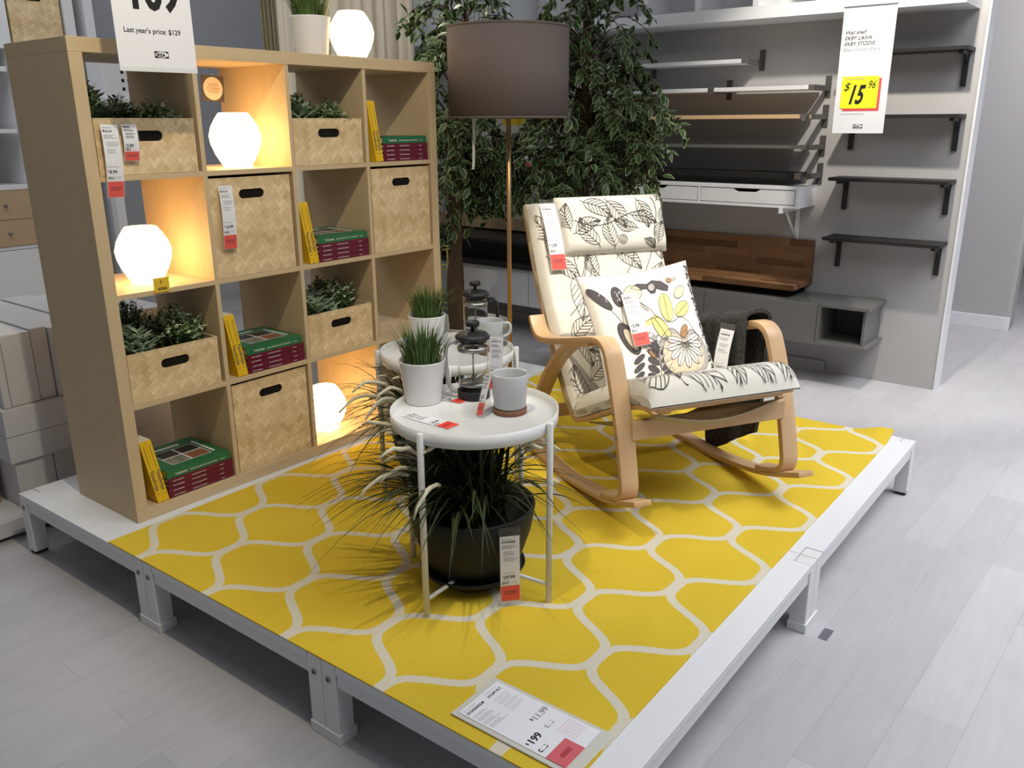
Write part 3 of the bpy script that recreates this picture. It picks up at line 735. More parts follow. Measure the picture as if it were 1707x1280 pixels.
# ---------------------------------------------------------------- planters with plumed grass
def plume_planter(label, loc, seed, rr, hh, spread):
    t = thing('planter', label, 'planter', loc, 0, 'black planters with plumed grass')
    R_t, H = rr, hh
    pr = [(0, .012), (R_t * .46, .012), (R_t * .62, .03), (R_t * .80, H * .38), (R_t * .93, H * .68), (R_t, H - .004), (R_t - .002, H), (R_t - .008, H), (R_t - .012, H * .8), (0, H * .8)]
    obj('bowl', MB().lathe(pr, 56), M['planter'], t)
    obj('saucer', MB().lathe([(0, .0), (R_t * .50, .0), (R_t * .80, .040), (R_t * .84, .052), (R_t * .81, .053), (R_t * .52, .0095), (0, .0095)], 48), M['planter'], t)
    R = random.Random(seed); mb = MB(); pm = MB()
    for k in range(430):
        a = R.uniform(0, 2 * PI) if R.random() < .38 else R.gauss(spread, .85)
        L = R.uniform(.26, .52); b0 = Vector((R.uniform(-.07, .07), R.uniform(-.07, .07), H * .8)); dr = Vector((math.cos(a), math.sin(a), 0)); out = R.uniform(.25, 1.0)
        if R.random() < .25: out *= .3
        sd = Vector((-math.sin(a), math.cos(a), 0)) * R.uniform(.0034, .0064); pts = []
        for q in range(9):
            u = q / 8; pts.append(b0 + dr * (L * out * u * (.5 + .5 * u)) + Vector((0, 0, L * (1.05 * u * (1 - out * .35) - (.62 * out) * u * u * u))))
        pts = [Vector((p.x, p.y, max(p.z, .012))) for p in pts]
        zc = TZ - .04
        pts = [Vector((p.x, p.y, min(p.z, zc))) if p.xy.length < .26 else p for p in pts]
        vs_ = []
        for q, p in enumerate(pts): ww = (1 - (q / 8) ** 2.5) * (.6 + .4 * min(1, q / 2)); vs_ += [p - sd * ww, p + Vector((0, 0, -.0008)), p + sd * ww]
        mb.add(vs_, [(3 * q, 3 * q + 1, 3 * q + 4, 3 * q + 3) for q in range(8)] + [(3 * q + 1, 3 * q + 2, 3 * q + 5, 3 * q + 4) for q in range(8)], 0, True)
    obj('grass_blades', mb, [M['grassd']], t)
    for k in range(14):
        a = R.gauss(spread, .60) if k % 5 else R.gauss(spread + PI, .5); L = R.uniform(.32, .46); dr = Vector((math.cos(a), math.sin(a), 0)); out = R.uniform(.5, .95)
        pts = []
        for q in range(15):
            u = q / 14; pts.append(Vector((0, 0, H * .8)) + dr * (L * out * u * 1.0) + Vector((R.uniform(-.003, .003), R.uniform(-.003, .003), L * (1.2 * u * (1 - out * .2) - .62 * out * u ** 3.5))))
        zc = TZ - .05
        pts = [Vector((p.x, p.y, min(p.z, zc))) if p.xy.length < .26 else p for p in pts]
        pm.tube(pts[:9], .0014, 5, 1)
        head = pts[8:]; n = 8; prev = len(pm.v)
        pm.tube([head[0]] + head, .0, n, 0)
        # fluffy tapered head
        K = len(head) + 1; o = prev
        for q in range(K):
            rad = .0062 * math.sin(PI * min(1, .22 + .62 * q / (K - 1))); c = Vector((0, 0, 0))
            cpt = ([head[0]] + head)[q]; tt = (head[min(q, len(head) - 1)] - head[max(q - 2, 0)]); tt = tt.normalized() if tt.length > 1e-6 else Vector((0, 0, 1)); up = tt.orthogonal().normalized(); bi = tt.cross(up)
            for z in range(n): aa = 2 * PI * z / n; pm.v[o + q * n + z] = tuple(cpt + (up * math.cos(aa) + bi * math.sin(aa)) * rad * R.uniform(.8, 1.2))
    obj('plumes', pm, [M['plume'], M['grassd']], t)
    return t
plume_planter('black bowl planter of plumed grass under the front tray table', (.405, -1.082, .0045), 21, .176, .235, math.radians(150))
plume_planter('dark planter of plumed grass under the back tray table', (.790, -.600, .0045), 22, .160, .225, math.radians(165))
# tag on the black planter
price_tag('white price tag with 29.99 hanging on the black planter', (.345, -1.262, .212), -.72, .052, .190, .046, 'DIGARBÄ', '29.99', roll=-.01, bend=.0, top=.026)

# ================================================================ ROCKING CHAIR
CO = Vector((1.14806405, -1.49869303, .0045)); CH = -.53656784
CW2, CB = .3345, .0601
chair = thing('rocking_chair', 'bentwood birch rocking chair with leaf-print cushion on the yellow rug', 'chair', tuple(CO), CH)
def ribbon(path, s0, s1, t, n=7):
    P = cr([(0, q[0], q[1]) for q in path], n); vs_ = []; fs = []; K = len(P)
    for i, p in enumerate(P):
        tg = (P[min(i + 1, K - 1)] - P[max(i - 1, 0)]).normalized(); nn = Vector((0, -tg.z, tg.y)) * (t / 2)
        for s_, sg in ((s0, 1), (s1, 1), (s1, -1), (s0, -1)): q = p + nn * sg; vs_.append((s_, q.y, q.z))
    mats_ = []
    for i in range(K - 1):
        for k in range(4):
            k2 = (k + 1) % 4; fs.append((4 * i + k, 4 * i + k2, 4 * i + 4 + k2, 4 * i + 4 + k)); mats_.append(1 if k in (1, 3) else 0)
    fs += [(3, 2, 1, 0), (4 * K - 4, 4 * K - 3, 4 * K - 2, 4 * K - 1)]; mats_ += [1, 1]
    mb = MB(); mb.v = vs_; mb.f = fs; mb.m = mats_; mb.sm = [True] * len(fs); return mb
ARM = [(.826, .536), (.800, .500), (.765, .476), (.72, .472), (.651, .482), (.54, .507), (.44, .532), (.34, .557), (.285, .568), (.247, .566), (.215, .546), (.192, .505), (.170, .455), (.148, .398), (.125, .335), (.103, .262), (.085, .19), (.076, .145), (.083, .115), (.105, .095), (.15, .080), (.21, .067)]
REAR = [(.33, .548), (.42, .528), (.50, .498), (.58, .448), (.65, .385), (.71, .315), (.765, .24), (.81, .165), (.845, .10), (.875, .052)]
ROCK = [(-.015, .126), (.053, .101), (.135, .073), (.224, .050), (.353, .030), (.491, .014), (.643, .0095), (.80, .0155), (.90, .028), (1.0, .050)]
SEAT = [(1.040, .925), (1.000, .82), (.955, .72), (.895, .61), (.82, .50), (.745, .40), (.68, .32), (.625, .255), (.585, .222), (.545, .210), (.50, .221), (.42, .258), (.30, .315), (.18, .368), (.09, .398), (.045, .404)]
MW = [M['birch'], M['bside']]
for sd in (-1, 1):
    s0, s1 = (-CW2, -CW2 + CB) if sd < 0 else (CW2 - CB, CW2)
    af = obj('arm_frame', ribbon(ARM, s0, s1, .021), MW, chair, bev=.002)
    for yy, zz in ((.128, .372), (.104, .300)):
        obj('bolt', MB().lathe([(0, 0), (.006, 0), (.005, .003), (0, .004)], 10).map(lambda q, yy=yy, zz=zz, s0=s0: (s0 - q[2], yy + .008 + q[0], zz + q[1])), M['steel'], af)
    obj('rear_leg', ribbon(REAR, s0 + .001, s1 - .001, .021), MW, chair, bev=.002)
    obj('rocker', ribbon(ROCK, s0, s1, .018), MW, chair, bev=.002)
    r0, r1 = (-CW2 + CB + .004, -CW2 + CB + .042) if sd < 0 else (CW2 - CB - .042, CW2 - CB - .004)
    obj('seat_frame', ribbon(SEAT, r0, r1, .017), MW, chair, bev=.002)
xb = MB().box(-CW2 + CB - .012, CW2 - CB + .012, .095, .113, .286, .350); obj('front_crossbar', xb, M['birch'], chair, bev=.003)
obj('rear_crossbar', MB().box(-CW2 + CB, CW2 - CB, .770, .788, .14, .19), M['birch'], chair, bev=.003)
obj('seat_front_rail', MB().box(-CW2 + CB + .042, CW2 - CB - .042, .048, .066, .386, .412), M['birch'], chair, bev=.003)
# curved underseat web
obj('seat_webbing', MB().grid(lambda u, v: (lerp(-.235, .235, v), lerp(.048, .50, u), lerp(.388, .214, u ** .85) - .046 * math.sin(PI * v) - .006), 12, 12, 0), M['tan'], chair, solid=.004)
# cushion surface along the seat path
SP = cr([(0, q[0], q[1]) for q in SEAT], 8)
acc = [0]
for i in range(1, len(SP)): acc.append(acc[-1] + (SP[i] - SP[i - 1]).length)
LT = acc[-1]
NT = [(SP[min(i + 3, len(SP) - 1)] - SP[max(i - 3, 0)]).normalized() for i in range(len(SP))]
def spt(u):
    L = max(0, min(1, u)) * LT; i = 0
    while i < len(acc) - 2 and acc[i + 1] < L: i += 1
    f = (L - acc[i]) / (acc[i + 1] - acc[i]); p = SP[i].lerp(SP[i + 1], f)
    tg = NT[i].lerp(NT[i + 1], f).normalized(); return p, Vector((0, tg.z, -tg.y))   # normal toward sitter
SW = .272
def cth(u, v):
    eu = min(1, min(u, 1 - u) / .035); e = math.sqrt(max(0, 1 - (1 - eu) ** 2)); ev = min(1, (1 - abs(v)) / .10); e2 = math.sqrt(max(0, 1 - (1 - ev) ** 2))
    seam = 1 - .16 * math.exp(-((u - .605) / .018) ** 2) - .05 * math.exp(-((u - .30) / .012) ** 2)
    return .078 * e * (.35 + .65 * e2) * seam
def csurf(u, v, off=0):
    p, n = spt(u); s_ = v * SW
    q = p + n * (.011 + cth(u, v) + off)
    if u > .93: k = (u - .93) / .07; q += Vector((0, -.030 * k, .004 * k))
    return (s_, q.y, q.z)
def cbot(u, v):
    p, n = spt(u)
    q = p + n * .0105
    if u > .93: k = (u - .93) / .07; q += Vector((0, -.030 * k, .0 * k))
    return (v * SW, q.y, q.z)
def line_strip(mb, pts, fn, wd, mi, off=.0011):
    vs_ = []; K = len(pts)
    if K < 2: return
    for i, (a, b_) in enumerate(pts):
        a0, b0 = pts[max(i - 1, 0)]; a1, b1 = pts[min(i + 1, K - 1)]; dx, dy = a1 - a0, b1 - b0; l = math.hypot(dx, dy) or 1
        nx, ny = -dy / l * wd / 2, dx / l * wd / 2
        vs_ += [fn(a + nx, b_ + ny), fn(a - nx, b_ - ny)]
    mb.add(vs_, [(2 * i, 2 * i + 1, 2 * i + 3, 2 * i + 2) for i in range(K - 1)], mi)
def leaf_art(x, y, ang, L, W, nv=7, vein=True, seg=22):
    ca, sa = math.cos(ang), math.sin(ang); T = lambda a, b_: (x + a * ca - b_ * sa, y + a * sa + b_ * ca)
    pr = lambda t_: math.sin(PI * t_ ** .8) ** .85 * W / 2
    bend = lambda t_: .12 * L * math.sin(PI * t_ * .9)
    out = []
    for sg in (1, -1): out.append([T(L * i / seg, bend(i / seg) + sg * pr(min(1, i / seg))) for i in range(seg + 1)])
    out.append([T(L * (-.12 + 1.12 * i / seg), bend(max(0, -.12 + 1.12 * i / seg))) for i in range(seg + 1)])
    if vein:
        for k in range(1, nv + 1):
            t0 = k / (nv + 1.5); t1 = min(.97, t0 + .22)
            for sg in (1, -1): out.append([T(L * lerp(t0, t1, q / 6), lerp(bend(t0), bend(t1) + sg * pr(t1) * .96, (q / 6) ** .9)) for q in range(7)])
    return out
cm = MB()
cm.grid(lambda u, v: csurf(u, 2 * v - 1), 150, 40, 0); cm.grid(lambda u, v: cbot(u, 2 * v - 1), 90, 6, 0, flip=True)
for sg in (-1, 1): cm.grid(lambda u, v: tuple(lerp(a, b_, v) for a, b_ in zip(cbot(u, sg), csurf(u, sg))), 90, 3, 0, flip=(sg > 0))
LC = LT
fnC = lambda a, b_: csurf(a / LC, b_ / SW, .0022)
R = random.Random(5); placed = []
tries = 0
while len(placed) < 64 and tries < 12000:
    tries += 1; a = R.uniform(.05, LC - .05); b_ = R.uniform(-.25, .25); ang = R.uniform(0, 2 * PI); L = R.uniform(.12, .20); cxx, cyy = a + math.cos(ang) * L / 2, b_ + math.sin(ang) * L / 2
    if not (.05 < cxx < LC - .012 and abs(cyy) < .24): continue
    if any(math.hypot(cxx - q[0], cyy - q[1]) < (L + q[2]) * .33 for q in placed): continue
    placed.append((cxx, cyy, L))
    for ln in leaf_art(a, b_, ang, L, L * R.uniform(.42, .55)):
        run = []
        for q in ln + [(-9, 0)]:
            if .010 < q[0] < LC - .0005 and abs(q[1]) < .264: run.append(q)
            else:
                if len(run) > 1: line_strip(cm, run, fnC, .0019, 1)
                run = []
for k in range(20):   # winding stems
    a = R.uniform(.1, LC - .2); b_ = R.uniform(-.2, .2); ang = R.uniform(-.6, .6) + (PI if k % 2 else 0); pts = []
    for q in range(16): pts.append((max(.012, min(LC - .012, a)), max(-.262, min(.262, b_)))); ang += R.uniform(-.18, .2); a += math.cos(ang) * .016; b_ += math.sin(ang) * .016
    line_strip(cm, pts, fnC, .0024, 1)
for sg in (-1, 1):     # print on the cushion sides
    fs_ = lambda a, b_, sg=sg: (sg * (SW + .0012),) + tuple(lerp(x_, y_, max(0, min(1, b_ / .07))) for x_, y_ in zip(cbot(a / LC, sg)[1:], csurf(a / LC, sg)[1:]))
    for k in range(11):
        for ln in leaf_art(.06 + k * LC / 11.6, .012 + .03 * (k % 2), R.uniform(-.3, .3), .09, .045, 5): line_strip(cm, [(max(.01, min(LC - .01, q[0])), max(.002, min(.066, q[1]))) for q in ln], fs_, .0017, 1)
cu = obj('seat_cushion', cm, [M['cushion'], M['line']], chair)
# headrest cushion
hm = MB(); h0, h1, hs0, hs1 = .008, .168, -.178, .276
def hsurf(u, v, off=0):   # u 0..1 down the back, v 0..1 across
    uu = lerp(h0, h1, u); p, n = spt(uu); eu = min(1, min(u, 1 - u) / .22); ev = min(1, min(v, 1 - v) / .09)
    hgt = .082 + .042 * math.sqrt(max(0, 1 - (1 - eu) ** 2)) * math.sqrt(max(0, 1 - (1 - ev) ** 2)) * (1 + .12 * u)
    q = p + n * (.006 + hgt + off) + Vector((0, 0, .012 * (1 - u))); return (lerp(hs0, hs1, v), q.y, q.z)
def hbot(u, v):
    uu = lerp(h0, h1, u); p, n = spt(uu); q = p + n * .076 + Vector((0, 0, .012 * (1 - u))); return (lerp(hs0, hs1, v), q.y, q.z)
hm.grid(lambda u, v: hsurf(u, v), 28, 36, 0); hm.grid(lambda u, v: hbot(u, v), 12, 12, 0, flip=True)
for a in (0, 1):
    hm.grid(lambda u, v: tuple(lerp(x_, y_, v) for x_, y_ in zip(hbot(u, a), hsurf(u, a))), 28, 2, 0, flip=(a == 1)); hm.grid(lambda u, v: tuple(lerp(x_, y_, v) for x_, y_ in zip(hbot(a, u), hsurf(a, u))), 36, 2, 0, flip=(a == 0))
HL, HWD = (h1 - h0) * LC, hs1 - hs0
fnH = lambda a, b_: hsurf(max(.02, min(.98, a / HL)), max(.01, min(.99, b_ / HWD)), .0020)
for (a, b_, ang, L) in ((.03, .10, 1.0, .13), (.03, .20, .5, .13), (.15, .05, .35 + PI / 2, .12), (.20, .14, PI + .5, .13), (.21, .21, PI + .1, .12), (.14, .31, -2.0, .10), (.03, .33, .25, .12), (.03, .42, 2.2, .10), (.13, .42, 2.4, .10), (.19, .34, .9, .06), (.13, .03, PI, .10), (.09, .30, 1.2, .11), (.20, .40, 2.7, .09)):
    for ln in leaf_art(a, b_, ang, L, L * .48): line_strip(hm, ln, fnH, .0019, 1)
line_strip(hm, [(.02 + .012 * i, .395 + .012 * math.sin(i * .35)) for i in range(20)], fnH, .0028, 1)
line_strip(hm, [(.10 + .025 * math.sin(i * .3), .05 + .018 * i) for i in range(18)], fnH, .0026, 1)
for rr in (.004, .008, .012, .016, .019): line_strip(hm, [(.185 + rr * math.cos(2 * PI * i / 18), .245 + rr * math.sin(2 * PI * i / 18)) for i in range(19)], fnH, .0012, 1)
obj('headrest_cushion', hm, [M['cushion'], M['line']], chair)

# ---------------------------------------------------------------- scatter pillow (own thing)
pt = thing('throw_pillow', 'white square pillow printed with leaves and seed pods on the rocking chair', 'pillow', (0, 0, 0))
PA = math.radians(62); PS = .222
pO = CO + Matrix.Rotation(CH, 3, 'Z') @ Vector((-.014, .36, .345))
ex = Matrix.Rotation(CH, 3, 'Z') @ Vector((1, 0, 0)); eyb = Matrix.Rotation(CH, 3, 'Z') @ Vector((0, 1, 0))
eu_ = eyb * math.cos(PA) + Vector((0, 0, 1)) * math.sin(PA); en_ = -eyb * math.sin(PA) + Vector((0, 0, 1)) * math.cos(PA)
rr_ = math.radians(4); ex, eu_ = ex * math.cos(rr_) + eu_ * math.sin(rr_), -ex * math.sin(rr_) + eu_ * math.cos(rr_)
pt.matrix_world = Matrix(((ex.x, eu_.x, en_.x, pO.x), (ex.y, eu_.y, en_.y, pO.y), (ex.z, eu_.z, en_.z, pO.z), (0, 0, 0, 1)))
def ps(a, b_, sgn=1, off=0):
    a_, b__ = max(-1, min(1, a)), max(-1, min(1, b_))
    x = a_ * PS * (1 - .075 * (1 - b__ * b__)); y = b__ * PS * (1 - .075 * (1 - a_ * a_)) + PS
    z = .066 * ((1 - a_ ** 2) * (1 - b__ ** 2)) ** .42 + .002 * math.sin(a_ * 9 + b__ * 5) * (1 - a_ * a_) * (1 - b__ * b__)
    return (x, y, sgn * (z + .001) + off)
pm = MB(); pm.grid(lambda u, v: ps(2 * u - 1, 2 * v - 1), 44, 44, 0); pm.grid(lambda u, v: ps(2 * u - 1, 2 * v - 1, -1), 20, 20, 0, flip=True)
fnP = lambda o: (lambda a, b_: ps(a / PS, b_ / PS, 1, o))
def blob(pts, mi, off, rings=4, outline=True):
    cx = sum(q[0] for q in pts) / len(pts); cy = sum(q[1] for q in pts) / len(pts); n = len(pts); f = fnP(off); vs_ = [f(cx, cy)]; fs = []
    for r in range(1, rings + 1):
        for q in pts: vs_.append(f(cx + (q[0] - cx) * r / rings, cy + (q[1] - cy) * r / rings))
    for i in range(n): fs.append((0, 1 + i, 1 + (i + 1) % n))
    for r in range(rings - 1):
        for i in range(n): i2 = (i + 1) % n; fs.append((1 + r * n + i, 1 + (r + 1) * n + i, 1 + (r + 1) * n + i2, 1 + r * n + i2))
    pm.add(vs_, fs, mi)
    if outline: line_strip(pm, pts + [pts[0]], fnP(off + .0008), .0016, 1)
def ell(x, y, rx, ry, ang, n=20, pw=1): return [(x + rx * math.cos(t_) * math.cos(ang) - ry * math.sin(t_) * math.sin(ang), y + rx * math.cos(t_) * math.sin(ang) + ry * math.sin(t_) * math.cos(ang)) for t_ in [2 * PI * i / n for i in range(n)]]
def lin(*p, w_=.0018, o=.0026): line_strip(pm, [tuple(q[:2]) for q in cr([(a, b_, 0) for a, b_ in p], 6)], fnP(o), w_, 1)
E0 = .0016
# (x right, y up, both about the pillow centre)
blob(ell(-.185, .125, .052, .017, -1.0), 2, E0); blob(ell(-.120, .125, .040, .022, 1.5), 2, E0); lin((-.165, .085), (-.14, .035), (-.135, .01)); lin((-.120, .088), (-.128, .05), (-.133, .01))
blob(ell(-.125, -.035, .066, .027, -1.2), 2, E0); blob(ell(-.120, -.04, .046, .016, -1.2), 5, E0 + .0008); blob(ell(-.088, .005, .060, .020, -1.3), 2, E0)
for (x, y, rx, ry, an) in ((.055, .055, .055, .029, 1.45), (.125, .040, .040, .024, .55), (.012, -.025, .060, .024, -1.15)): blob(ell(x, y, rx, ry, an), 4, E0); lin((x - rx * .9 * math.cos(an), y - rx * .9 * math.sin(an)), (x + rx * .9 * math.cos(an), y + rx * .9 * math.sin(an)))
blob(ell(-.035, .010, .052, .010, .35), 4, E0, outline=False); lin((-.085, -.01), (-.045, .015), (.005, .022), (.04, -.002), (.075, .0), (.11, .012), (.145, -.02), (.165, -.085)); lin((.005, .022), (-.02, .065), (-.05, .09))
blob(ell(-.045, .085, .042, .008, -.95), 3, E0, outline=False)
blob([(.0 - .06, .150), (-.03, .165), (.01, .158), (.035, .170), (.07, .160), (.095, .135), (.085, .118), (.06, .125), (.045, .140), (.03, .118), (.01, .118), (.0, .140), (-.03, .138)], 2, E0); blob(ell(.022, .142, .018, .013, .8), 3, E0 + .0008)
blob(ell(.105, .158, .012, .010, 0), 6, E0); blob(ell(.130, .160, .014, .008, .3), 3, E0, outline=False)
blob(ell(-.06, .13, .036, .030, .4), 5, E0); blob(ell(.135, .105, .032, .018, .6), 5, E0); blob(ell(.105, -.045, .030, .015, .9), 6, E0)
for cx, cy in ((-.058, -.035), (-.028, -.052), (-.062, -.078)):
    blob([(cx + (.022 if i % 2 == 0 else .008) * math.cos(2 * PI * i / 10 + .4), cy + (.022 if i % 2 == 0 else .008) * math.sin(2 * PI * i / 10 + .4)) for i in range(10)], 3, E0)
lin((-.028, -.215), (-.022, -.15), (-.03, -.10), w_=.0022)
for k in range(5):
    y = -.20 + k * .028; blob(ell(-.055 + .003 * k, y + .010, .026, .0105, 2.5), 2, E0); blob(ell(.004, y + .014, .026, .0105, .55), 2, E0)
blob(ell(-.030, -.085, .026, .012, 1.7), 2, E0); blob(ell(-.05, -.11, .022, .008, 2.1), 6, E0)
for k in range(4): blob(ell(-.115 + .004 * k, -.205 + k * .03, .024, .010, .5), 2, E0)
# big round veined leaf
hx, hy = .082, -.118
ht = [(hx + .112 * math.cos(t_) * (1 - .10 * math.sin(t_)), hy + .100 * math.sin(t_) - (.052 * math.exp(-((t_ - PI / 2 + .15) / .28) ** 2))) for t_ in [2 * PI * i / 36 for i in range(36)]]
blob(ht, 3, E0, 5); hc = (hx + .012, hy + .030)
blob([(hx + (q[0] - hx) * .80, hy + (q[1] - hy) * .80 - .004) for q in ht], 5, E0 + .0008, 5, False)
for k in range(9):
    an = -PI / 2 - 1.9 + k * .475; L = .080 + .012 * math.cos(an + PI / 2); c2 = (hc[0] + L * .58 * math.cos(an), hc[1] + L * .58 * math.sin(an)); blob(ell(c2[0], c2[1], L * .42, .0135, an, 16), 0, E0 + .0016)
    lin(hc, (hc[0] + L * math.cos(an), hc[1] + L * math.sin(an)), w_=.0020, o=.0042)
R = random.Random(8)
for k in range(46):
    t_ = R.uniform(0, 2 * PI); r_ = R.uniform(.070, .092); blob(ell(hx + r_ * math.cos(t_), hy - .003 + r_ * math.sin(t_) * .95, .0016, .0016, 0, 6), 1, E0 + .0020, 1, False)
for k in range(40):   # dark patterned right border
    y = -.20 + .0105 * k; blob(ell(.205 + R.uniform(-.008, .006), y, .011, .005, R.uniform(0, 3), 8), 2 if k % 3 else 3, E0, 2, False)
for k in range(14): blob(ell(-.095 + R.uniform(-.06, .1) * 0 + (-.118 + .0 - -.095), -.045, .001, .001, 0, 4), 1, E0, 1, False) if k == 99 else None
for k in range(22): blob(ell(-.150 + R.uniform(-.04, .045), .125 + R.uniform(-.03, .03), .0022, .0022, 0, 6), 0, E0 + .0016, 1, False)
obj('pillow_cover', pm, [M['cotton'], M['line'], M['gdark'], M['gmid'], M['lemon'], flat('sand_print', (.66, .56, .42), .8, .1), M['ochre']], pt)
# piping edge
pp = MB(); loop = [ps(-1, -1 + 2 * i / 16) for i in range(16)] + [ps(-1 + 2 * i / 16, 1) for i in range(16)] + [ps(1, 1 - 2 * i / 16) for i in range(16)] + [ps(1 - 2 * i / 16, -1) for i in range(17)]
pp.tube([(q[0], q[1], 0) for q in loop], .0028, 6); obj('seam', pp, M['gmid'], pt)
def to_pillow(x, y, z): return pO + ex * x + eu_ * (y + PS) + en_ * z
# pillow tag
def tag_at(label, O, X, Z, w_, h_, redh, title, price, bend=0, top=.016, sleeve=True):
    t = price_tag(label, (0, 0, 0), 0, w_, h_, redh, title, price, bend=bend, top=top, sleeve=sleeve)
    X = Vector(X).normalized(); Z = Vector(Z); Z = (Z - X * Z.dot(X)).normalized(); Y = Z.cross(X); O = Vector(O)
    t.matrix_world = Matrix(((X.x, Y.x, Z.x, O.x), (X.y, Y.y, Z.y, O.y), (X.z, Y.z, Z.z, O.z), (0, 0, 0, 1))); return t
tag_at('large white price tag with red end lying on the pillow', to_pillow(-.083, .118, .076), ex * .98 + eu_ * .0, eu_ * .97 - ex * .14, .062, .185, .044, 'GURLI', '5.99')
def lying(label, P, Q, w_, h_, redh, title, price):
    P, Q = Vector(P), Vector(Q); Z = (P - Q).normalized(); X = Vector((0, 0, -1)).cross(Z)
    return tag_at(label, P, X, Z, w_, h_, redh, title, price, sleeve=False)
lying('white price tag with 29.99 lying flat at the front edge of the tray', (0.296, -0.958, TT + .0012), (0.296, -1.133, TT + .0012), .046, .165, .042, 'GLADOM', '29.99')
lying('price tag with red end lying between pot and coffee press', (0.455, -0.911, TT + .0012), (0.461, -1.000, TT + .0012), .034, .10, .036, 'FEJKA', '3.99')
RZ = Matrix.Rotation(CH, 3, 'Z')
cs_ = lambda s_, y, z: CO + RZ @ Vector((s_, y, z))
p_, n_ = spt(.0); a0 = csurf(.02, -.215 / SW, .006); a1 = csurf(.29, -.215 / SW, .006)
tag_at('tall white price tag with 129 hanging at the left of the chair back', cs_(-.212, a0[1] - .006, a0[2] + .008), RZ @ Vector((1, 0, 0)), cs_(0, a0[1], a0[2]) - cs_(0, a1[1] , a1[2]), .062, .262, .058, 'POÄNG', '129', bend=.012)

# ---------------------------------------------------------------- throw blanket on the right arm
tb = MB(); AR = [(.0, 0)]
s_in, s_out = CW2 - CB - .010, CW2 + .010
def armz(y):
    for i in range(len(ARM) - 1):
        (y1, z1), (y0_, z0_) = ARM[i], ARM[i + 1]
        if y0_ <= y <= y1: return lerp(z0_, z1, (y - y0_) / (y1 - y0_ + 1e-9)) + .011
    return .50
def bl(u, v, off):   # u along section 0(inner bottom) .. 1(outer bottom) ; v along y
    y = lerp(.300, .640, v); zt = armz(max(.30, y)) + .012
    li, lo = .165, lerp(.44, .53, v); wt = s_out - s_in; tot = li + wt + lo; d_ = u * tot
    y2 = y
    if d_ < li: s_, z = s_in, zt - (li - d_); nx, nz = -1, 0
    elif d_ < li + wt:
        k = (d_ - li) / wt; s_ = lerp(s_in, s_out, k); z = zt + .010 * math.sin(PI * k); nx, nz = math.cos(PI * (1 - k)) * .9, math.sin(PI * k)
    else:
        s_, z = s_out, zt - (d_ - li - wt); nx, nz = 1, 0; q = (d_ - li - wt) / lo; y2 = y + (.02 - .055 * v) * q + .006 * math.sin(q * 7 + v * 3); s_ += .006 * math.sin(v * 9 + q * 2)
    wv = .004 * math.sin(v * 14 + d_ * 6) + .003 * math.sin(v * 31)
    return (s_ + nx * (off + wv), y2, z + nz * off + (wv if nz else 0))
for off, fl in ((.016, False), (.001, True)): tb.grid(lambda u, v: bl(u, v, off), 60, 30, 0, flip=fl)
for a in (0, 1):
    tb.grid(lambda u, v: bl(u, a, lerp(.001, .016, v)), 60, 2, 0); tb.grid(lambda u, v: bl(a, u, lerp(.001, .016, v)), 30, 2, 0)
th_ = obj('throw_blanket', tb, M['wool'], loc=tuple(CO), rz=CH, bev=0)
tag(th_, 'charcoal wool throw blanket draped over the right arm of the rocking chair', 'blanket')
tag_at('white price tag pinned to the charcoal blanket', cs_(s_in - .034, .365, .535), RZ @ Vector((.35, -.94, 0)), RZ @ Vector((.22, -.05, 1)), .056, .165, .001, 'HERMINE', '19.99', bend=.008, top=.022)

# ================================================================ FLOOR LAMP
LX, LY = 1.640, -.245
fl_ = thing('floor_lamp', 'brass floor lamp with a large taupe drum shade behind the tables', 'floor lamp', (LX, LY, 0))
obj('base', MB().lathe([(0, .004), (.14, .004), (.14, .014), (.02, .022), (0, .022)], 40), M['brass'], fl_)
obj('pole', MB().lathe([(0, .02), (.0095, .02), (.0095, 1.50), (0, 1.50)], 16), M['brass'], fl_)
sh = MB().lathe([(.244, 1.253), (.244, 1.600), (.2425, 1.600), (.2425, 1.253)], 72, closed=True)
so = obj('lamp_shade', sh, M['shade'], fl_)
for z in (1.253, 1.592): obj('shade_trim', MB().lathe([(.2405, z), (.2455, z), (.2455, z + .008), (.2405, z + .008)], 72, closed=True), M['shade'], so)
sp_ = MB()
for k in range(3): a = 2 * PI * k / 3; sp_.tube([(0, 0, 1.50), (.242 * math.cos(a), .242 * math.sin(a), 1.585)], .002, 6)
obj('spider', sp_, M['brass'], fl_); obj('bulb', MB().lathe([(0, 1.40), (.02, 1.41), (.03, 1.44), (.022, 1.475), (.014, 1.50), (0, 1.50)], 16), M['pot'], fl_)
obj('pull_cord', MB().tube([(-.118, .085, 1.40), (-.120, .086, 1.20), (-.127, .083, 1.08), (-.135, .08, 1.055)], .0055, 8), M['whitem'], fl_)

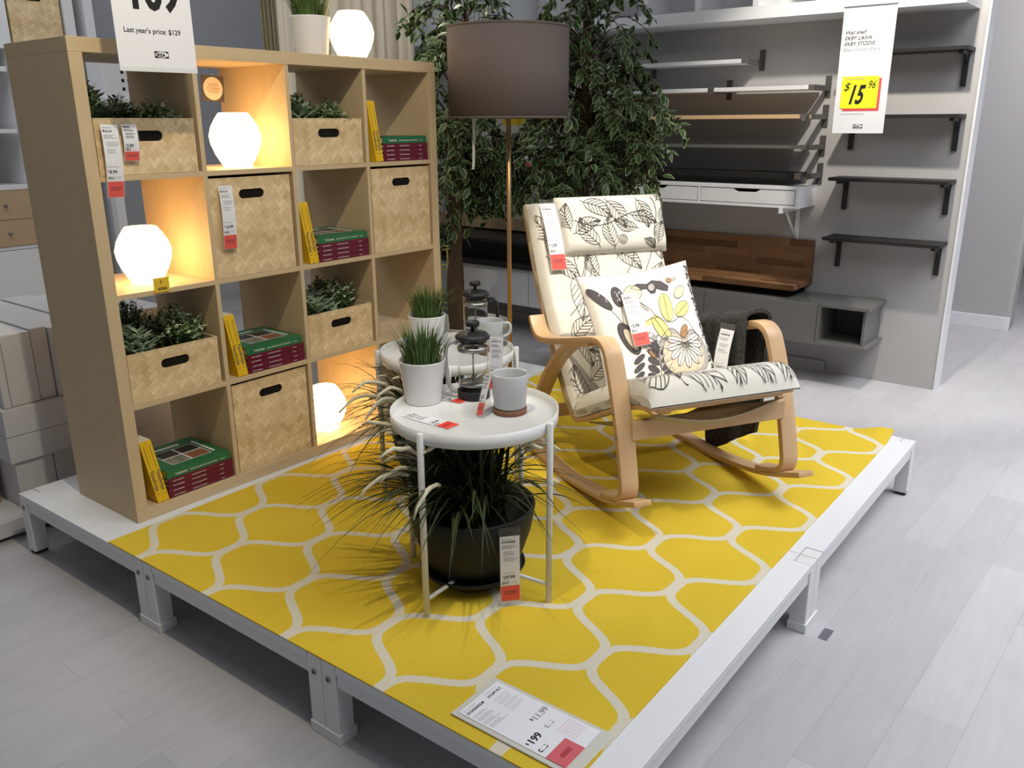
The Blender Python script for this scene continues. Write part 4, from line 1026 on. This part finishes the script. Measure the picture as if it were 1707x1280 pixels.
# ================================================================ TREES
def tree(label, loc, seed, base_h, trunk, regions, n_tw):
    t = thing('ficus_tree', label, 'tree', loc, 0, 'artificial variegated ficus trees')
    R = random.Random(seed); tr = MB(); P = cr([Vector(q) for q in trunk], 6)
    tr.tube(P, .048, 10, 0, .016)
    for k in range(2):
        tr.tube([p + Vector((.030 * math.cos(i * .35 + k * PI) * (1 - i / 60), .030 * math.sin(i * .35 + k * PI) * (1 - i / 60), 0)) for i, p in enumerate(P)], .030, 8, 0, .010)
    top = P[-1]; lf = MB()
    for k in range(n_tw):
        cx, cy, cz, rx, ry, rz_ = R.choice(regions)
        while True:
            q = Vector((R.uniform(-1, 1), R.uniform(-1, 1), R.uniform(-1, 1)))
            if .15 < q.length < 1: break
        q = q.normalized() * (q.length ** .6); tip = Vector((cx + q.x * rx, cy + q.y * ry, cz + q.z * rz_))
        fi = min(len(P) - 1, max(int(len(P) * .55), min(range(len(P)), key=lambda i: abs(P[i].z - (tip.z - .1))))); st = P[fi]
        mid = st.lerp(tip, .55) + Vector((0, 0, .10)); tw = cr([st, mid, tip, tip + (tip - mid).normalized() * .06 + Vector((0, 0, -.06))], 5)
        tr.tube(tw, .0035, 4, 0, .0012)
        nl = 12
        for i in range(nl):
            u = .42 + .58 * i / (nl - 1); f = u * (len(tw) - 1); a = int(min(f, len(tw) - 2)); p = tw[a].lerp(tw[a + 1], f - a); dd = (tw[a + 1] - tw[a]).normalized()
            sd = dd.cross(Vector((0, 0, 1))); sd = sd.normalized() if sd.length > .01 else Vector((1, 0, 0))
            dr = dd * R.uniform(.1, .7) + sd * (1 if i % 2 else -1) * R.uniform(.3, 1.1) + Vector((R.uniform(-.6, .6), R.uniform(-.6, .6), R.uniform(-.8, .6)))
            leaf(lf, p, dr, (R.uniform(-.5, .3), R.uniform(-.9, .1), 1), R.uniform(.050, .078), R.uniform(.030, .042), 0, R.uniform(.05, .35), 1, R.uniform(.1, .35))
    tro = obj('trunk', tr, M['bark'], t); obj('foliage', lf, [M['leafd'], M['leafe']], t)
    return t
t1 = tree('variegated ficus tree behind the bookcase end, trunk in a pale planter', (2.42, .80, FZ), 31, 0, [(0.02, -.02, .08), (.03, .0, .5), (.05, .0, .9), (.08, .03, 1.3), (.13, .02, 1.75), (.16, .0, 2.0)],
     [(.03, .02, 1.30, .27, .27, .42), (.22, .0, 1.35, .27, .27, .30), (.12, .0, 1.95, .30, .30, .24), (-.08, -.1, 1.55, .22, .25, .40), (.28, -.05, 1.25, .22, .22, .22)], 190)
obj('planter_pot', MB().lathe([(0, 0), (.17, 0), (.19, .02), (.238, .335), (.243, .343), (.236, .346), (.226, .338), (.20, .24), (0, .24)], 56), flat('cream_planter_glaze', (.56, .54, .47), .4, .4), t1, loc=(.065, -.075, 0))
obj('soil', MB().lathe([(0, .245), (.197, .245)], 24), M['soil'], t1, loc=(.065, -.075, 0))
t2 = tree('tall variegated ficus tree behind the rocking chair and the lamp shade', (2.98, .26, FZ), 32, 0, [(0, 0, .05), (.02, .02, .6), (.0, .0, 1.1), (.04, .03, 1.6), (.05, .03, 2.1)],
     [(.02, -.02, 1.35, .42, .38, .38), (.05, .0, 1.95, .36, .30, .30), (.15, -.22, 1.45, .26, .26, .30), (.05, .0, 1.65, .42, .34, .30), (-.25, .12, 1.25, .30, .25, .22), (.1, -.05, 1.15, .40, .36, .18)], 290)
obj('planter_pot', MB().lathe([(0, 0), (.15, 0), (.19, .30), (.18, .30), (.17, .24), (0, .24)], 40), M['planter'], t2)

# ================================================================ WALL SHELVES (wall plane x = 3.874)
WX = 3.874
def wbox(name, label, cat, parts, group=None):
    t = thing(name, label, cat, (0, 0, 0), 0, group)
    for nm_, mb, mt, bv in parts: obj(nm_, mb, mt, t, bev=bv)
    return t
def rail_bracket(yc, z0, z1, zb):
    return [('bracket', MB().box(WX - .008, WX - .0005, yc - .016, yc + .016, z0, z1).box(WX - .20, WX - .008, yc - .012, yc + .012, zb - .016, zb + .012), M['dsteel'], .001)]
def wshelf(label, y0, y1, z, mt, brs, th_=.022, dep=.235):
    ps_ = [('board', MB().box(WX - dep, WX - .03, y0, y1, z - th_ / 2, z + th_ / 2), mt, .001)]
    for (yc, a, b_) in brs: ps_ += rail_bracket(yc, a, b_, z)
    for yc in [q[0] for q in brs][:1]: ps_.append(('end_clip', MB().box(WX - dep - .002, WX - dep + .05, y0 - .035 if yc < y0 + .1 else y0, y0 - .001, z - th_ / 2 - .002, z + th_ / 2 + .002), M['steel'], .001))
    return wbox('wall_shelf', label, 'wall shelf', ps_, 'bracketed shelves on the grey wall')
wshelf('narrow white wall shelf, topmost of the bracketed shelves beside the tree', -.356, .60, 1.566, M['white'], [(-.385, 1.520, 1.635), (.33, 1.50, 1.61)])
wshelf('short white wall shelf in the second tier, half hidden by the tree', -.160, .75, 1.414, M['white'], [(-.19, 1.362, 1.475), (.35, 1.35, 1.46)])
wshelf('white wall shelf at the right of the second tier', -.755, -.198, 1.414, M['white'], [(-.785, 1.365, 1.480)])
wshelf('birch-coloured wall shelf in the third tier', -.722, .60, 1.262, M['birch'], [(-.785, 1.205, 1.325)])
wshelf('clear smoked glass wall shelf on steel brackets, fourth tier', -.735, .60, 1.098, glassy('smoked_glass', (.16, .17, .15), .1, .75), [(-.785, 1.045, 1.158)], .018)
wshelf('black-brown wall shelf just above the white drawer shelf', -.720, .60, .940, M['blackst'], [(-.785, .888, 1.005)], .030)
# drawer shelf
DX = 3.585
t = thing('drawer_shelf', 'white wall desk with shallow drawers below the bracketed shelves', 'wall desk', (0, 0, 0))
obj('body', MB().box(DX, WX - .001, -.775, .50, .866, .884).box(DX, WX - .001, -.775, .50, .764, .780).box(DX, WX - .001, -.775, -.757, .780, .866).box(DX + .002, DX + .02, -.176, -.160, .78, .866).box(DX + .05, WX - .002, -.757, .50, .78, .866, 1).box(DX, WX - .001, .484, .50, .78, .866), [M['white'], M['dark']], t, bev=.001)
for y0, y1 in ((-.753, -.180), (-.156, .41)):
    m0 = (y0 + y1) / 2; L = y1 - y0; mb = MB(); poly = [(y0, .784), (y1, .784), (y1, .862), (m0 + .085, .862), (m0 + .055, .846), (m0 - .055, .846), (m0 - .085, .862), (y0, .862)]
    vs_ = [(DX + .003, a, b_) for a, b_ in poly] + [(DX + .015, a, b_) for a, b_ in poly]; n = 8
    mb.add(vs_, [tuple(range(n)), tuple(reversed(range(n, 2 * n)))] + [(i, n + i, n + (i + 1) % n, (i + 1) % n) for i in range(n)])
    obj('drawer_front', mb, M['white'], t)
obj('wall_bracket', MB().box(WX - .30, WX - .005, -.690, -.672, .735, .763).box(WX - .014, WX - .002, -.694, -.670, .555, .763).tube([(WX - .20, -.681, .735), (WX - .01, -.681, .565)], .008, 6), M['white'], t)
# walnut L shelf
t = thing('walnut_worktop', 'dark brown wood-block worktop leaning on the wall below the white desk', 'worktop', (0, 0, 0))
obj('back_board', MB().box(WX - .026, WX - .001, -.802, .75, .300, .562), M['acacia'], t, bev=.002)
obj('front_plank', MB().box(WX - .30, WX - .027, -.802, .75, .300, .338), M['acacia'], t, bev=.003)
obj('under_plank_shade', MB().box(WX - .24, WX - .002, -.760, .75, .256, .299), M['dark'], t)  # near-black block put in for the shadow under the plank
# grey lacquer cabinet
BX = 3.55
t = thing('grey_wall_cabinet', 'low grey glossy cabinet with an open cube at its right end', 'cabinet', (0, 0, 0))
obj('top_panel', MB().box(BX, WX - .001, -1.238, .42, .236, .255), M['besta'], t, bev=.001)
obj('bottom_panel', MB().box(BX, WX - .001, -1.238, .42, .018, .036), M['besta'], t, bev=.001)
obj('side_panel', MB().box(BX + .03, WX - .001, -1.215, -1.200, .036, .236), M['besta'], t, bev=.001)
obj('middle_panel', MB().box(BX, WX - .001, -.975, -.957, .036, .236), M['besta'], t, bev=.001)
obj('open_cube_back', MB().box(WX - .01, WX - .002, -1.20, -.975, .036, .236), M['bestai'], t)
obj('door', MB().box(BX - .016, BX - .001, -.955, -.270, .018, .250), M['besta'], t, bev=.001)
obj('door', MB().box(BX - .016, BX - .001, -.266, .42, .018, .250), M['besta'], t, bev=.001)
obj('carcass', MB().box(BX, WX - .002, -.955, .418, .037, .235), M['bestai'], t)
# cabinet further left
t = thing('white_media_cabinet', 'long low white cabinet on the wall behind the lamp pole', 'cabinet', (0, 0, 0))
obj('carcass', MB().box(3.47, WX - .001, .46, 1.96, .0, .255), M['white'], t, bev=.002)
for y0, y1 in ((.462, 1.015), (1.02, 1.96)): obj('door', MB().box(3.452, 3.469, y0, y1, .0, .255), M['white'], t, bev=.001)
tag(obj('black_media_shelf', MB().box(3.42, WX - .001, .50, 2.3, .262, .300).box(3.55, WX - .001, .50, 2.3, .302, .43).box(3.42, WX - .001, .50, 2.3, .430, .455), M['blackst'], bev=.002), 'black shelf unit resting above the long white cabinet', 'shelf')
tag(obj('oak_wall_panel', MB().box(3.80, WX - .001, .62, 2.4, .47, .56), M['drawer'], bev=.002), 'pale oak strip shelf on the wall above the black shelf', 'shelf')
struct('trim_2', MB().box(3.855, WX - .0005, -.93, 4.2, FZ, FZ + .07), M['wall'], bev=.002)
# black shelves at right
def bshelf(label, y0, y1, z, ys, zb):
    t = thing('black_wall_shelf', label, 'wall shelf', (0, 0, 0), 0, 'black shelves at the right end of the wall')
    obj('board', MB().box(WX - .196, WX - .0008, y0, y1, z - .018, z), M['blackst'], t, bev=.001)
    for y in ys:
        b_ = MB().box(WX - .16, WX - .002, y - .011, y + .011, z - .034, z - .0185).box(WX - .016, WX - .001, y - .013, y + .013, z - .036 - .15, z - .018)
        vv = [(WX - .016, y - .008, z - .034), (WX - .06, y - .008, z - .034), (WX - .016, y - .008, z - .075)]; vv += [(a, y + .008, c) for a, _, c in vv]
        b_.add(vv, [(0, 1, 2), (5, 4, 3), (0, 3, 4, 1), (1, 4, 5, 2), (2, 5, 3, 0)])
        obj('bracket', b_, M['black'], t)
    return t
bshelf('black shelf on the right wall, topmost of the four', -1.510, -.93, 1.590, (-1.475, -.945), 0)
bshelf('black shelf on the right wall, second from the top', -1.512, -.93, 1.268, (-1.477, -.943), 0)
bshelf('black shelf on the right wall, third from the top', -1.510, -.898, .937, (-1.477, -.943), 0)
bshelf('black shelf on the right wall, lowest of the four', -1.512, -.898, .608, (-1.475, -.940), 0)
# white cube unit across the top
t = thing('white_cube_shelf', 'long white cube shelving unit mounted across the top of the wall', 'shelving unit', (0, 0, 0))
TX = 3.56
obj('bottom_board', MB().box(TX, WX - .001, -1.502, 3.2, 1.772, 1.838), M['white'], t, bev=.001)
obj('back_panel', MB().box(WX - .012, WX - .002, -1.502, 3.2, 1.838, 2.5), M['white'], t)
k = 0
y = -1.502
while y < 3.1:
    obj('divider', MB().box(TX, WX - .013, y, y + .034, 1.8385, 2.5), M['white'], t, bev=.001); y += .345
# sign 2
t = thing('hanging_price_sign', 'tall white hanging sign with a yellow 15.96 price block on the right', 'sign', (3.2, -1.17, 1.757)); t.rotation_euler = (0, 0, -PI / 2)
fS = lambda d_: (lambda x, y: (x, -d_, y))
mb = MB().box(-.120, .120, -.001, .001, -.578, 0, 0); F1 = fS(.0016); F2 = fS(.0022); F3 = fS(.0028)
put_text(mb, 'Wall shelf', -.105, -.128, .0235, F1, 1, .012, .35); put_text(mb, 'EKBY LAIVA', -.105, -.153, .0235, F1, 1, .01, .35); put_text(mb, 'EKBY STÖDIS', -.105, -.178, .0235, F1, 1, .008, .35); put_text(mb, 'Black-brown/Black', -.107, -.203, .0225, F1, 2, .0, .35)
rect2(mb, -.083, .088, -.475, -.327, F1, 4); rect2(mb, -.095, .076, -.463, -.317, F2, 3)
put_text(mb, 'The Combination', -.083, -.332, .013, F3, 2, .0, .3); put_text(mb, '$', -.086, -.380, .050, F3, 1, .0, .3); put_text(mb, '15', -.066, -.440, .118, F3, 1, .028, .35, .62); put_text(mb, '96', .026, -.372, .050, F3, 1, .0, .3, .72)
for k in range(1): rect2(mb, -.09, .02, -.490, -.487, F1, 5)
logo(mb, -.022, -.555, .044, F1, 1, 0, F2); put_text(mb, 'IKEA', -.016, -.551, .013, F3, 1, .03)
obj('sign_sheet', mb, [M['paper'], M['ink'], M['greyink'], M['yellow'], flat('sign_red_block', (.75, .10, .10)), M['palegrey']], t)  # red slot is the printed block behind the yellow one
obj('clamp_rail', MB().box(-.124, .124, -.006, .006, -.006, .012), M['palegrey'], t, bev=.002)
for sx in (-.11, .11): obj('hanging_wire', MB().tube([(sx, 0, .01), (sx, 0, 1.2)], .0008, 5), M['steel'], t)
# sign 1
t = thing('hanging_price_sign', 'white hanging sign with 109 and last year price text over the bookcase corner', 'sign', (.1795, -.15, 1.383)); t.rotation_euler = (0, -.006, 0)
mb = MB().box(-.117, .117, -.001, .001, 0, .42, 0)
F0 = lambda x, y: (x, -.0016, y); F02 = lambda x, y: (x, -.0022, y); F03 = lambda x, y: (x, -.0028, y)
put_text(mb, 'Last year\'s price: $129', -.093, .094, .0187, F0, 1, .012); logo(mb, -.011, .031, .042, F0, 1, 0, F02); put_text(mb, 'IKEA', -.006, .035, .0125, F03, 1, .04)
put_text(mb, '$', -.108, .215, .06, F0, 1, .02); put_text(mb, '109', -.075, .158, .130, F0, 1, .035, 0, .82)
obj('sign_sheet', mb, [M['paper'], M['ink']], t); obj('bottom_edge', MB().box(-.1175, .1175, -.0015, .0015, -.006, .006), M['whitem'], t)
for sx in (-.10, .10): obj('hanging_wire', MB().tube([(sx, 0, .42), (sx, 0, 1.5)], .0008, 5), M['steel'], t)
# price sheet on the rug
t = thing('price_sheet', 'clear acrylic holder with white and red price sheet on the rug corner', 'price sheet', (.006, -1.432, .0085), TH)
mb = MB().box(-.078, .078, -.312, .008, -.003, .0, 0); obj('acrylic_holder', mb, [glassy('frosted_acrylic', (.72, .70, .62), .2, .85)], t, bev=.001)
G = lambda d_: (lambda x, y: (x, y, d_)); mb = MB(); G1, G2, G3 = G(.001), G(.0016), G(.0022)
rect2(mb, -.066, .068, -.285, -.006, G1, 0)
put_text(mb, 'STOCKHOLM', -.061, -.030, .0100, G2, 1, .02, 0, .9); put_text(mb, 'STOPP FILT', .010, -.030, .0100, G2, 1, .012, 0, .9)
rect2(mb, -.061, -.02, -.016, -.015, G2, 2); rect2(mb, .008, .05, -.016, -.015, G2, 2)
R = random.Random(3)
for cx, c2 in ((-.061, 2), (.008, 3)):
    y = -.042
    for g in range(4):
        for q in range(3 if g else 2): rect2(mb, cx, cx + .052 * R.uniform(.6, 1), y - .0012, y, G2, c2); y -= .0042
        y -= .0035
put_text(mb, '$', -.060, -.187, .011, G2, 1, .01); put_text(mb, '199', -.052, -.194, .025, G2, 1, .02); put_text(mb, '$', .006, -.150, .011, G2, 1, .01); put_text(mb, '11.99', .013, -.157, .022, G2, 2, .02)
logo(mb, -.058, -.222, .024, G2, 1, 0, G3); logo(mb, .010, -.190, .024, G2, 2, 0, G3)
rect2(mb, -.066, .006, -.285, -.236, G2, 4)
for q in range(3): rect2(mb, -.045, -.012, -.258 - q * .004, -.256 - q * .004, G3, 5)
for q in range(7): rect2(mb, .012, .062, -.212 - q * .007, -.210 - q * .007, G2, 6)
obj('printed_sheet', mb, [M['paper'], M['ink'], M['greyink'], M['palegrey'], M['pink'], M['dred'], M['palepink']], t)

# ================================================================ BACKGROUND LEFT
# curtains
def curtain(name, label, a, b_, z0, z1, folds, mt, amp=.035):
    A, B = Vector(a), Vector(b_); d_ = (B - A); L = d_.length; nn = Vector((-d_.y, d_.x, 0)).normalized()
    mb = MB()
    def f(u, v):
        ph = u * folds * 2 * PI; k = amp * (.55 + .45 * math.sin(u * 17 + 1)) * (.75 + .25 * (1 - v)); p = A + d_ * (u + .010 * math.sin(ph * 2)) + nn * (k * math.sin(ph) + .012 * math.sin(ph * 2.3 + v * 2)); return (p.x, p.y, lerp(z0, z1, v))
    mb.grid(f, 140, 10); o = obj(name, mb, mt, solid=.003); return tag(o, label, 'curtain')
curtain('curtain', 'cream curtain hanging in soft folds behind the top of the bookcase', (1.98, 1.52), (2.38, 1.00), FZ + .02, 2.6, 6, M['curtain']) if False else curtain('curtain', 'cream curtain hanging in soft folds behind the top of the bookcase', (2.41, 2.215, 0), (2.905, 1.50, 0), FZ + .02, 2.6, 6, M['curtain'])
curtain('curtain', 'narrow olive curtain edge to the left of the cream curtain', (2.37, 2.33, 0), (2.425, 2.225, 0), FZ + .02, 2.6, 2, M['olivec'], .014)
# white storage unit with basket and drawers (front plane y = 3.4)
t = thing('storage_unit', 'tall white open storage unit with wooden drawers behind the bookcase left side', 'storage unit', (0, 0, 0))
YF = 3.4
for x0, x1 in ((.55, .585), (1.27, 1.305), (1.656, 1.72), (1.79, 1.85)): obj('upright', MB().box(x0, x1, YF, YF + .45, FZ, 2.5), M['white'], t, bev=.001)
for z0, z1, xr in ((1.690, 1.722, 1.65), (1.555, 1.585, 1.25), (1.19, 1.215, 1.25), (.845, .872, 1.265), (.470, .492, 1.265)): obj('shelf', MB().box(.586, xr if xr < 1.3 else 1.269, YF, YF + .45, z0, z1), M['white'], t, bev=.001)
obj('shelf', MB().box(1.306, 1.655, YF, YF + .45, 1.695, 1.722), M['white'], t, bev=.001); obj('shelf', MB().box(1.306, 1.655, YF + .02, YF + .45, .845, .872), M['white'], t, bev=.001)
obj('back_panel', MB().box(.55, 1.9, YF + .45, YF + .46, FZ, 2.5), M['wall'], t)
for z0, z1 in ((.662, .842), (.495, .659)):
    dr = obj('drawer', MB().box(.59, 1.266, YF - .006, YF + .42, z0, z1), M['drawer'], t, bev=.001); obj('knob', MB().lathe([(0, 0), (.008, 0), (.006, .012), (.011, .02), (0, .024)], 14).map(lambda q, z0=z0, z1=z1: (1.10 + q[0], YF - .006 - q[2], (z0 + z1) / 2 + q[1])), M['steel'], dr)
obj('lower_door', MB().box(.59, 1.266, YF - .004, YF + .02, FZ + .05, .466), M['white'], t, bev=.001)
bb = make_basket(False, 'tall woven basket on the white storage unit in the far left background', (1.480, YF + .01, 1.7235)); bb.scale = (.98, 1, 1.0)
# perforated white box and label cards seen through the top left compartment
t = thing('perforated_box', 'white box with square holes seen behind the top left compartment', 'box', (1.80, 3.1, 1.40))
obj('body', MB().box(-.10, .13, 0, .2, 0, .30), M['white'], t, bev=.002)
hl = MB()
for i in range(3):
    for j in range(4): hl.box(.02 + i * .040, .038 + i * .040, -.0015, .001, .05 + j * .052, .070 + j * .052)
obj('holes', hl, M['dark'], t)
obj('shelf_board', MB().box(-.16, .22, -.02, .28, -.025, -.001), M['white'], t); obj('support_post', MB().box(-.12, -.06, .02, .08, -1.6483, -.026), M['white'], t)
# flat-pack cartons behind the platform
def carton(label, x0, x1, y0, y1, z0, z1, mt='card', seams=(), kr=None):
    t = thing('cardboard_carton', label, 'carton', (x0, y0, z0), 0, 'flat cartons stacked behind the platform')
    obj('box_body', MB().box(0, x1 - x0, 0, y1 - y0, 0, z1 - z0), M[mt], t, bev=.003)
    if kr: obj('brown_panel', MB().box(kr[0], kr[1], -.001, .004, kr[2], kr[3]), M['kraft'], t)
    return t
xs_ = [-.055, -.026, .080, .142, .262, .38, .50, .62]
wd_ = ['leftmost', 'second from the left', 'third from the left', 'fourth from the left', 'fifth from the left', 'sixth from the left', 'rightmost']
for i in range(7):
    a, b_ = xs_[i], xs_[i + 1]
    carton(f'upright white carton in the upper tier of the stack, {wd_[i]}', a + .0015, b_ - .0015, .765 + .006 * (i % 3), 1.47 - .02 * (i % 2), .2475, .521 - .006 * (i % 2), kr=(.02, b_ - a - .03, .02, .22) if i == 3 else None)
carton('long white carton lying flat, upper of the two in the middle tier', -.070, .66, .750, 1.45, .142, .246)
carton('long white carton lying flat, lower of the two in the middle tier', -.070, .66, .752, 1.45, .038, .1405)
xs2 = [-.055, .085, .165, .25, .40, .62]
for i in range(5): carton(f'upright white carton in the lowest tier of the stack, {["leftmost", "second from the left", "third from the left", "fourth from the left", "rightmost"][i]}', xs2[i] + .0015, xs2[i + 1] - .0015, .765, 1.44, -.1485, .0365, kr=(.01, .13, .01, .17) if i == 3 else None)
t = thing('loading_pallet', 'low white board pallet carrying the carton stack', 'pallet', (0, 0, 0))
obj('front_board', MB().box(-.25, .70, .70, .72, -.21, -.15), M['card'], t, bev=.002); obj('deck', MB().box(-.25, .70, .721, 1.5, -.165, -.15), M['card'], t)
for x in (-.24, .2, .6): obj('block', MB().box(x, x + .08, .74, 1.45, FZ, -.166), M['kraft'], t)
cb_ = carton('brown carton standing at the left end of the pallet', -.21, -.075, .90, 1.40, -.1485, .05, 'kraft')
tag(obj('arrow_carton', MB().box(1.55, 1.95, 1.05, 1.35, FZ, .62), M['card'], bev=.003), 'plain pale carton standing behind the bookcase, seen through the compartments', 'carton')
# yellow wire stand
t = thing('wire_stand', 'tall yellow wire plant stand behind the right end of the bookcase', 'stand', (2.57, 1.06, FZ)); mb = MB()
for z, r in ((.74, .10), (.62, .10), (.38, .10), (.13, .10)): mb.tube([(r * math.cos(2 * PI * i / 28), r * math.sin(2 * PI * i / 28), z) for i in range(29)], .005 if z == .74 else .0028, 6)
for k in range(12): a = 2 * PI * k / 12; mb.tube([(.10 * math.cos(a), .10 * math.sin(a), .003), (.10 * math.cos(a), .10 * math.sin(a), .74)], .0025, 5)
obj('wire_cage', mb, M['wire'], t)
# hanging tags behind the lamp
tg_ = tag_at('white and red tag hanging under a yellow sign behind the lamp pole', (3.30, .93, 1.221), (.62, -.78, 0), (0, 0, 1), .060, .30, .07, 'BESTÅ', '40', sleeve=False)
ys = thing('yellow_sign_board', 'narrow yellow sign board just below the taupe lamp shade', 'sign', (3.30, .93, 1.27), -.9)
obj('board', MB().box(-.14, .14, -.004, .004, -.05, .05), M['ytag'], ys)
for sx in (-.12, .12): obj('hanging_wire', MB().tube([(sx, 0, .05), (sx, 0, 1.3)], .0008, 5), M['steel'], ys)
tag_at('red and white tag on the wall shelf, seen between the ficus leaves', (3.6335, .33, 1.108), (0, -1, 0), (0, 0, 1), .050, .17, .05, 'LACK', '15', sleeve=False)
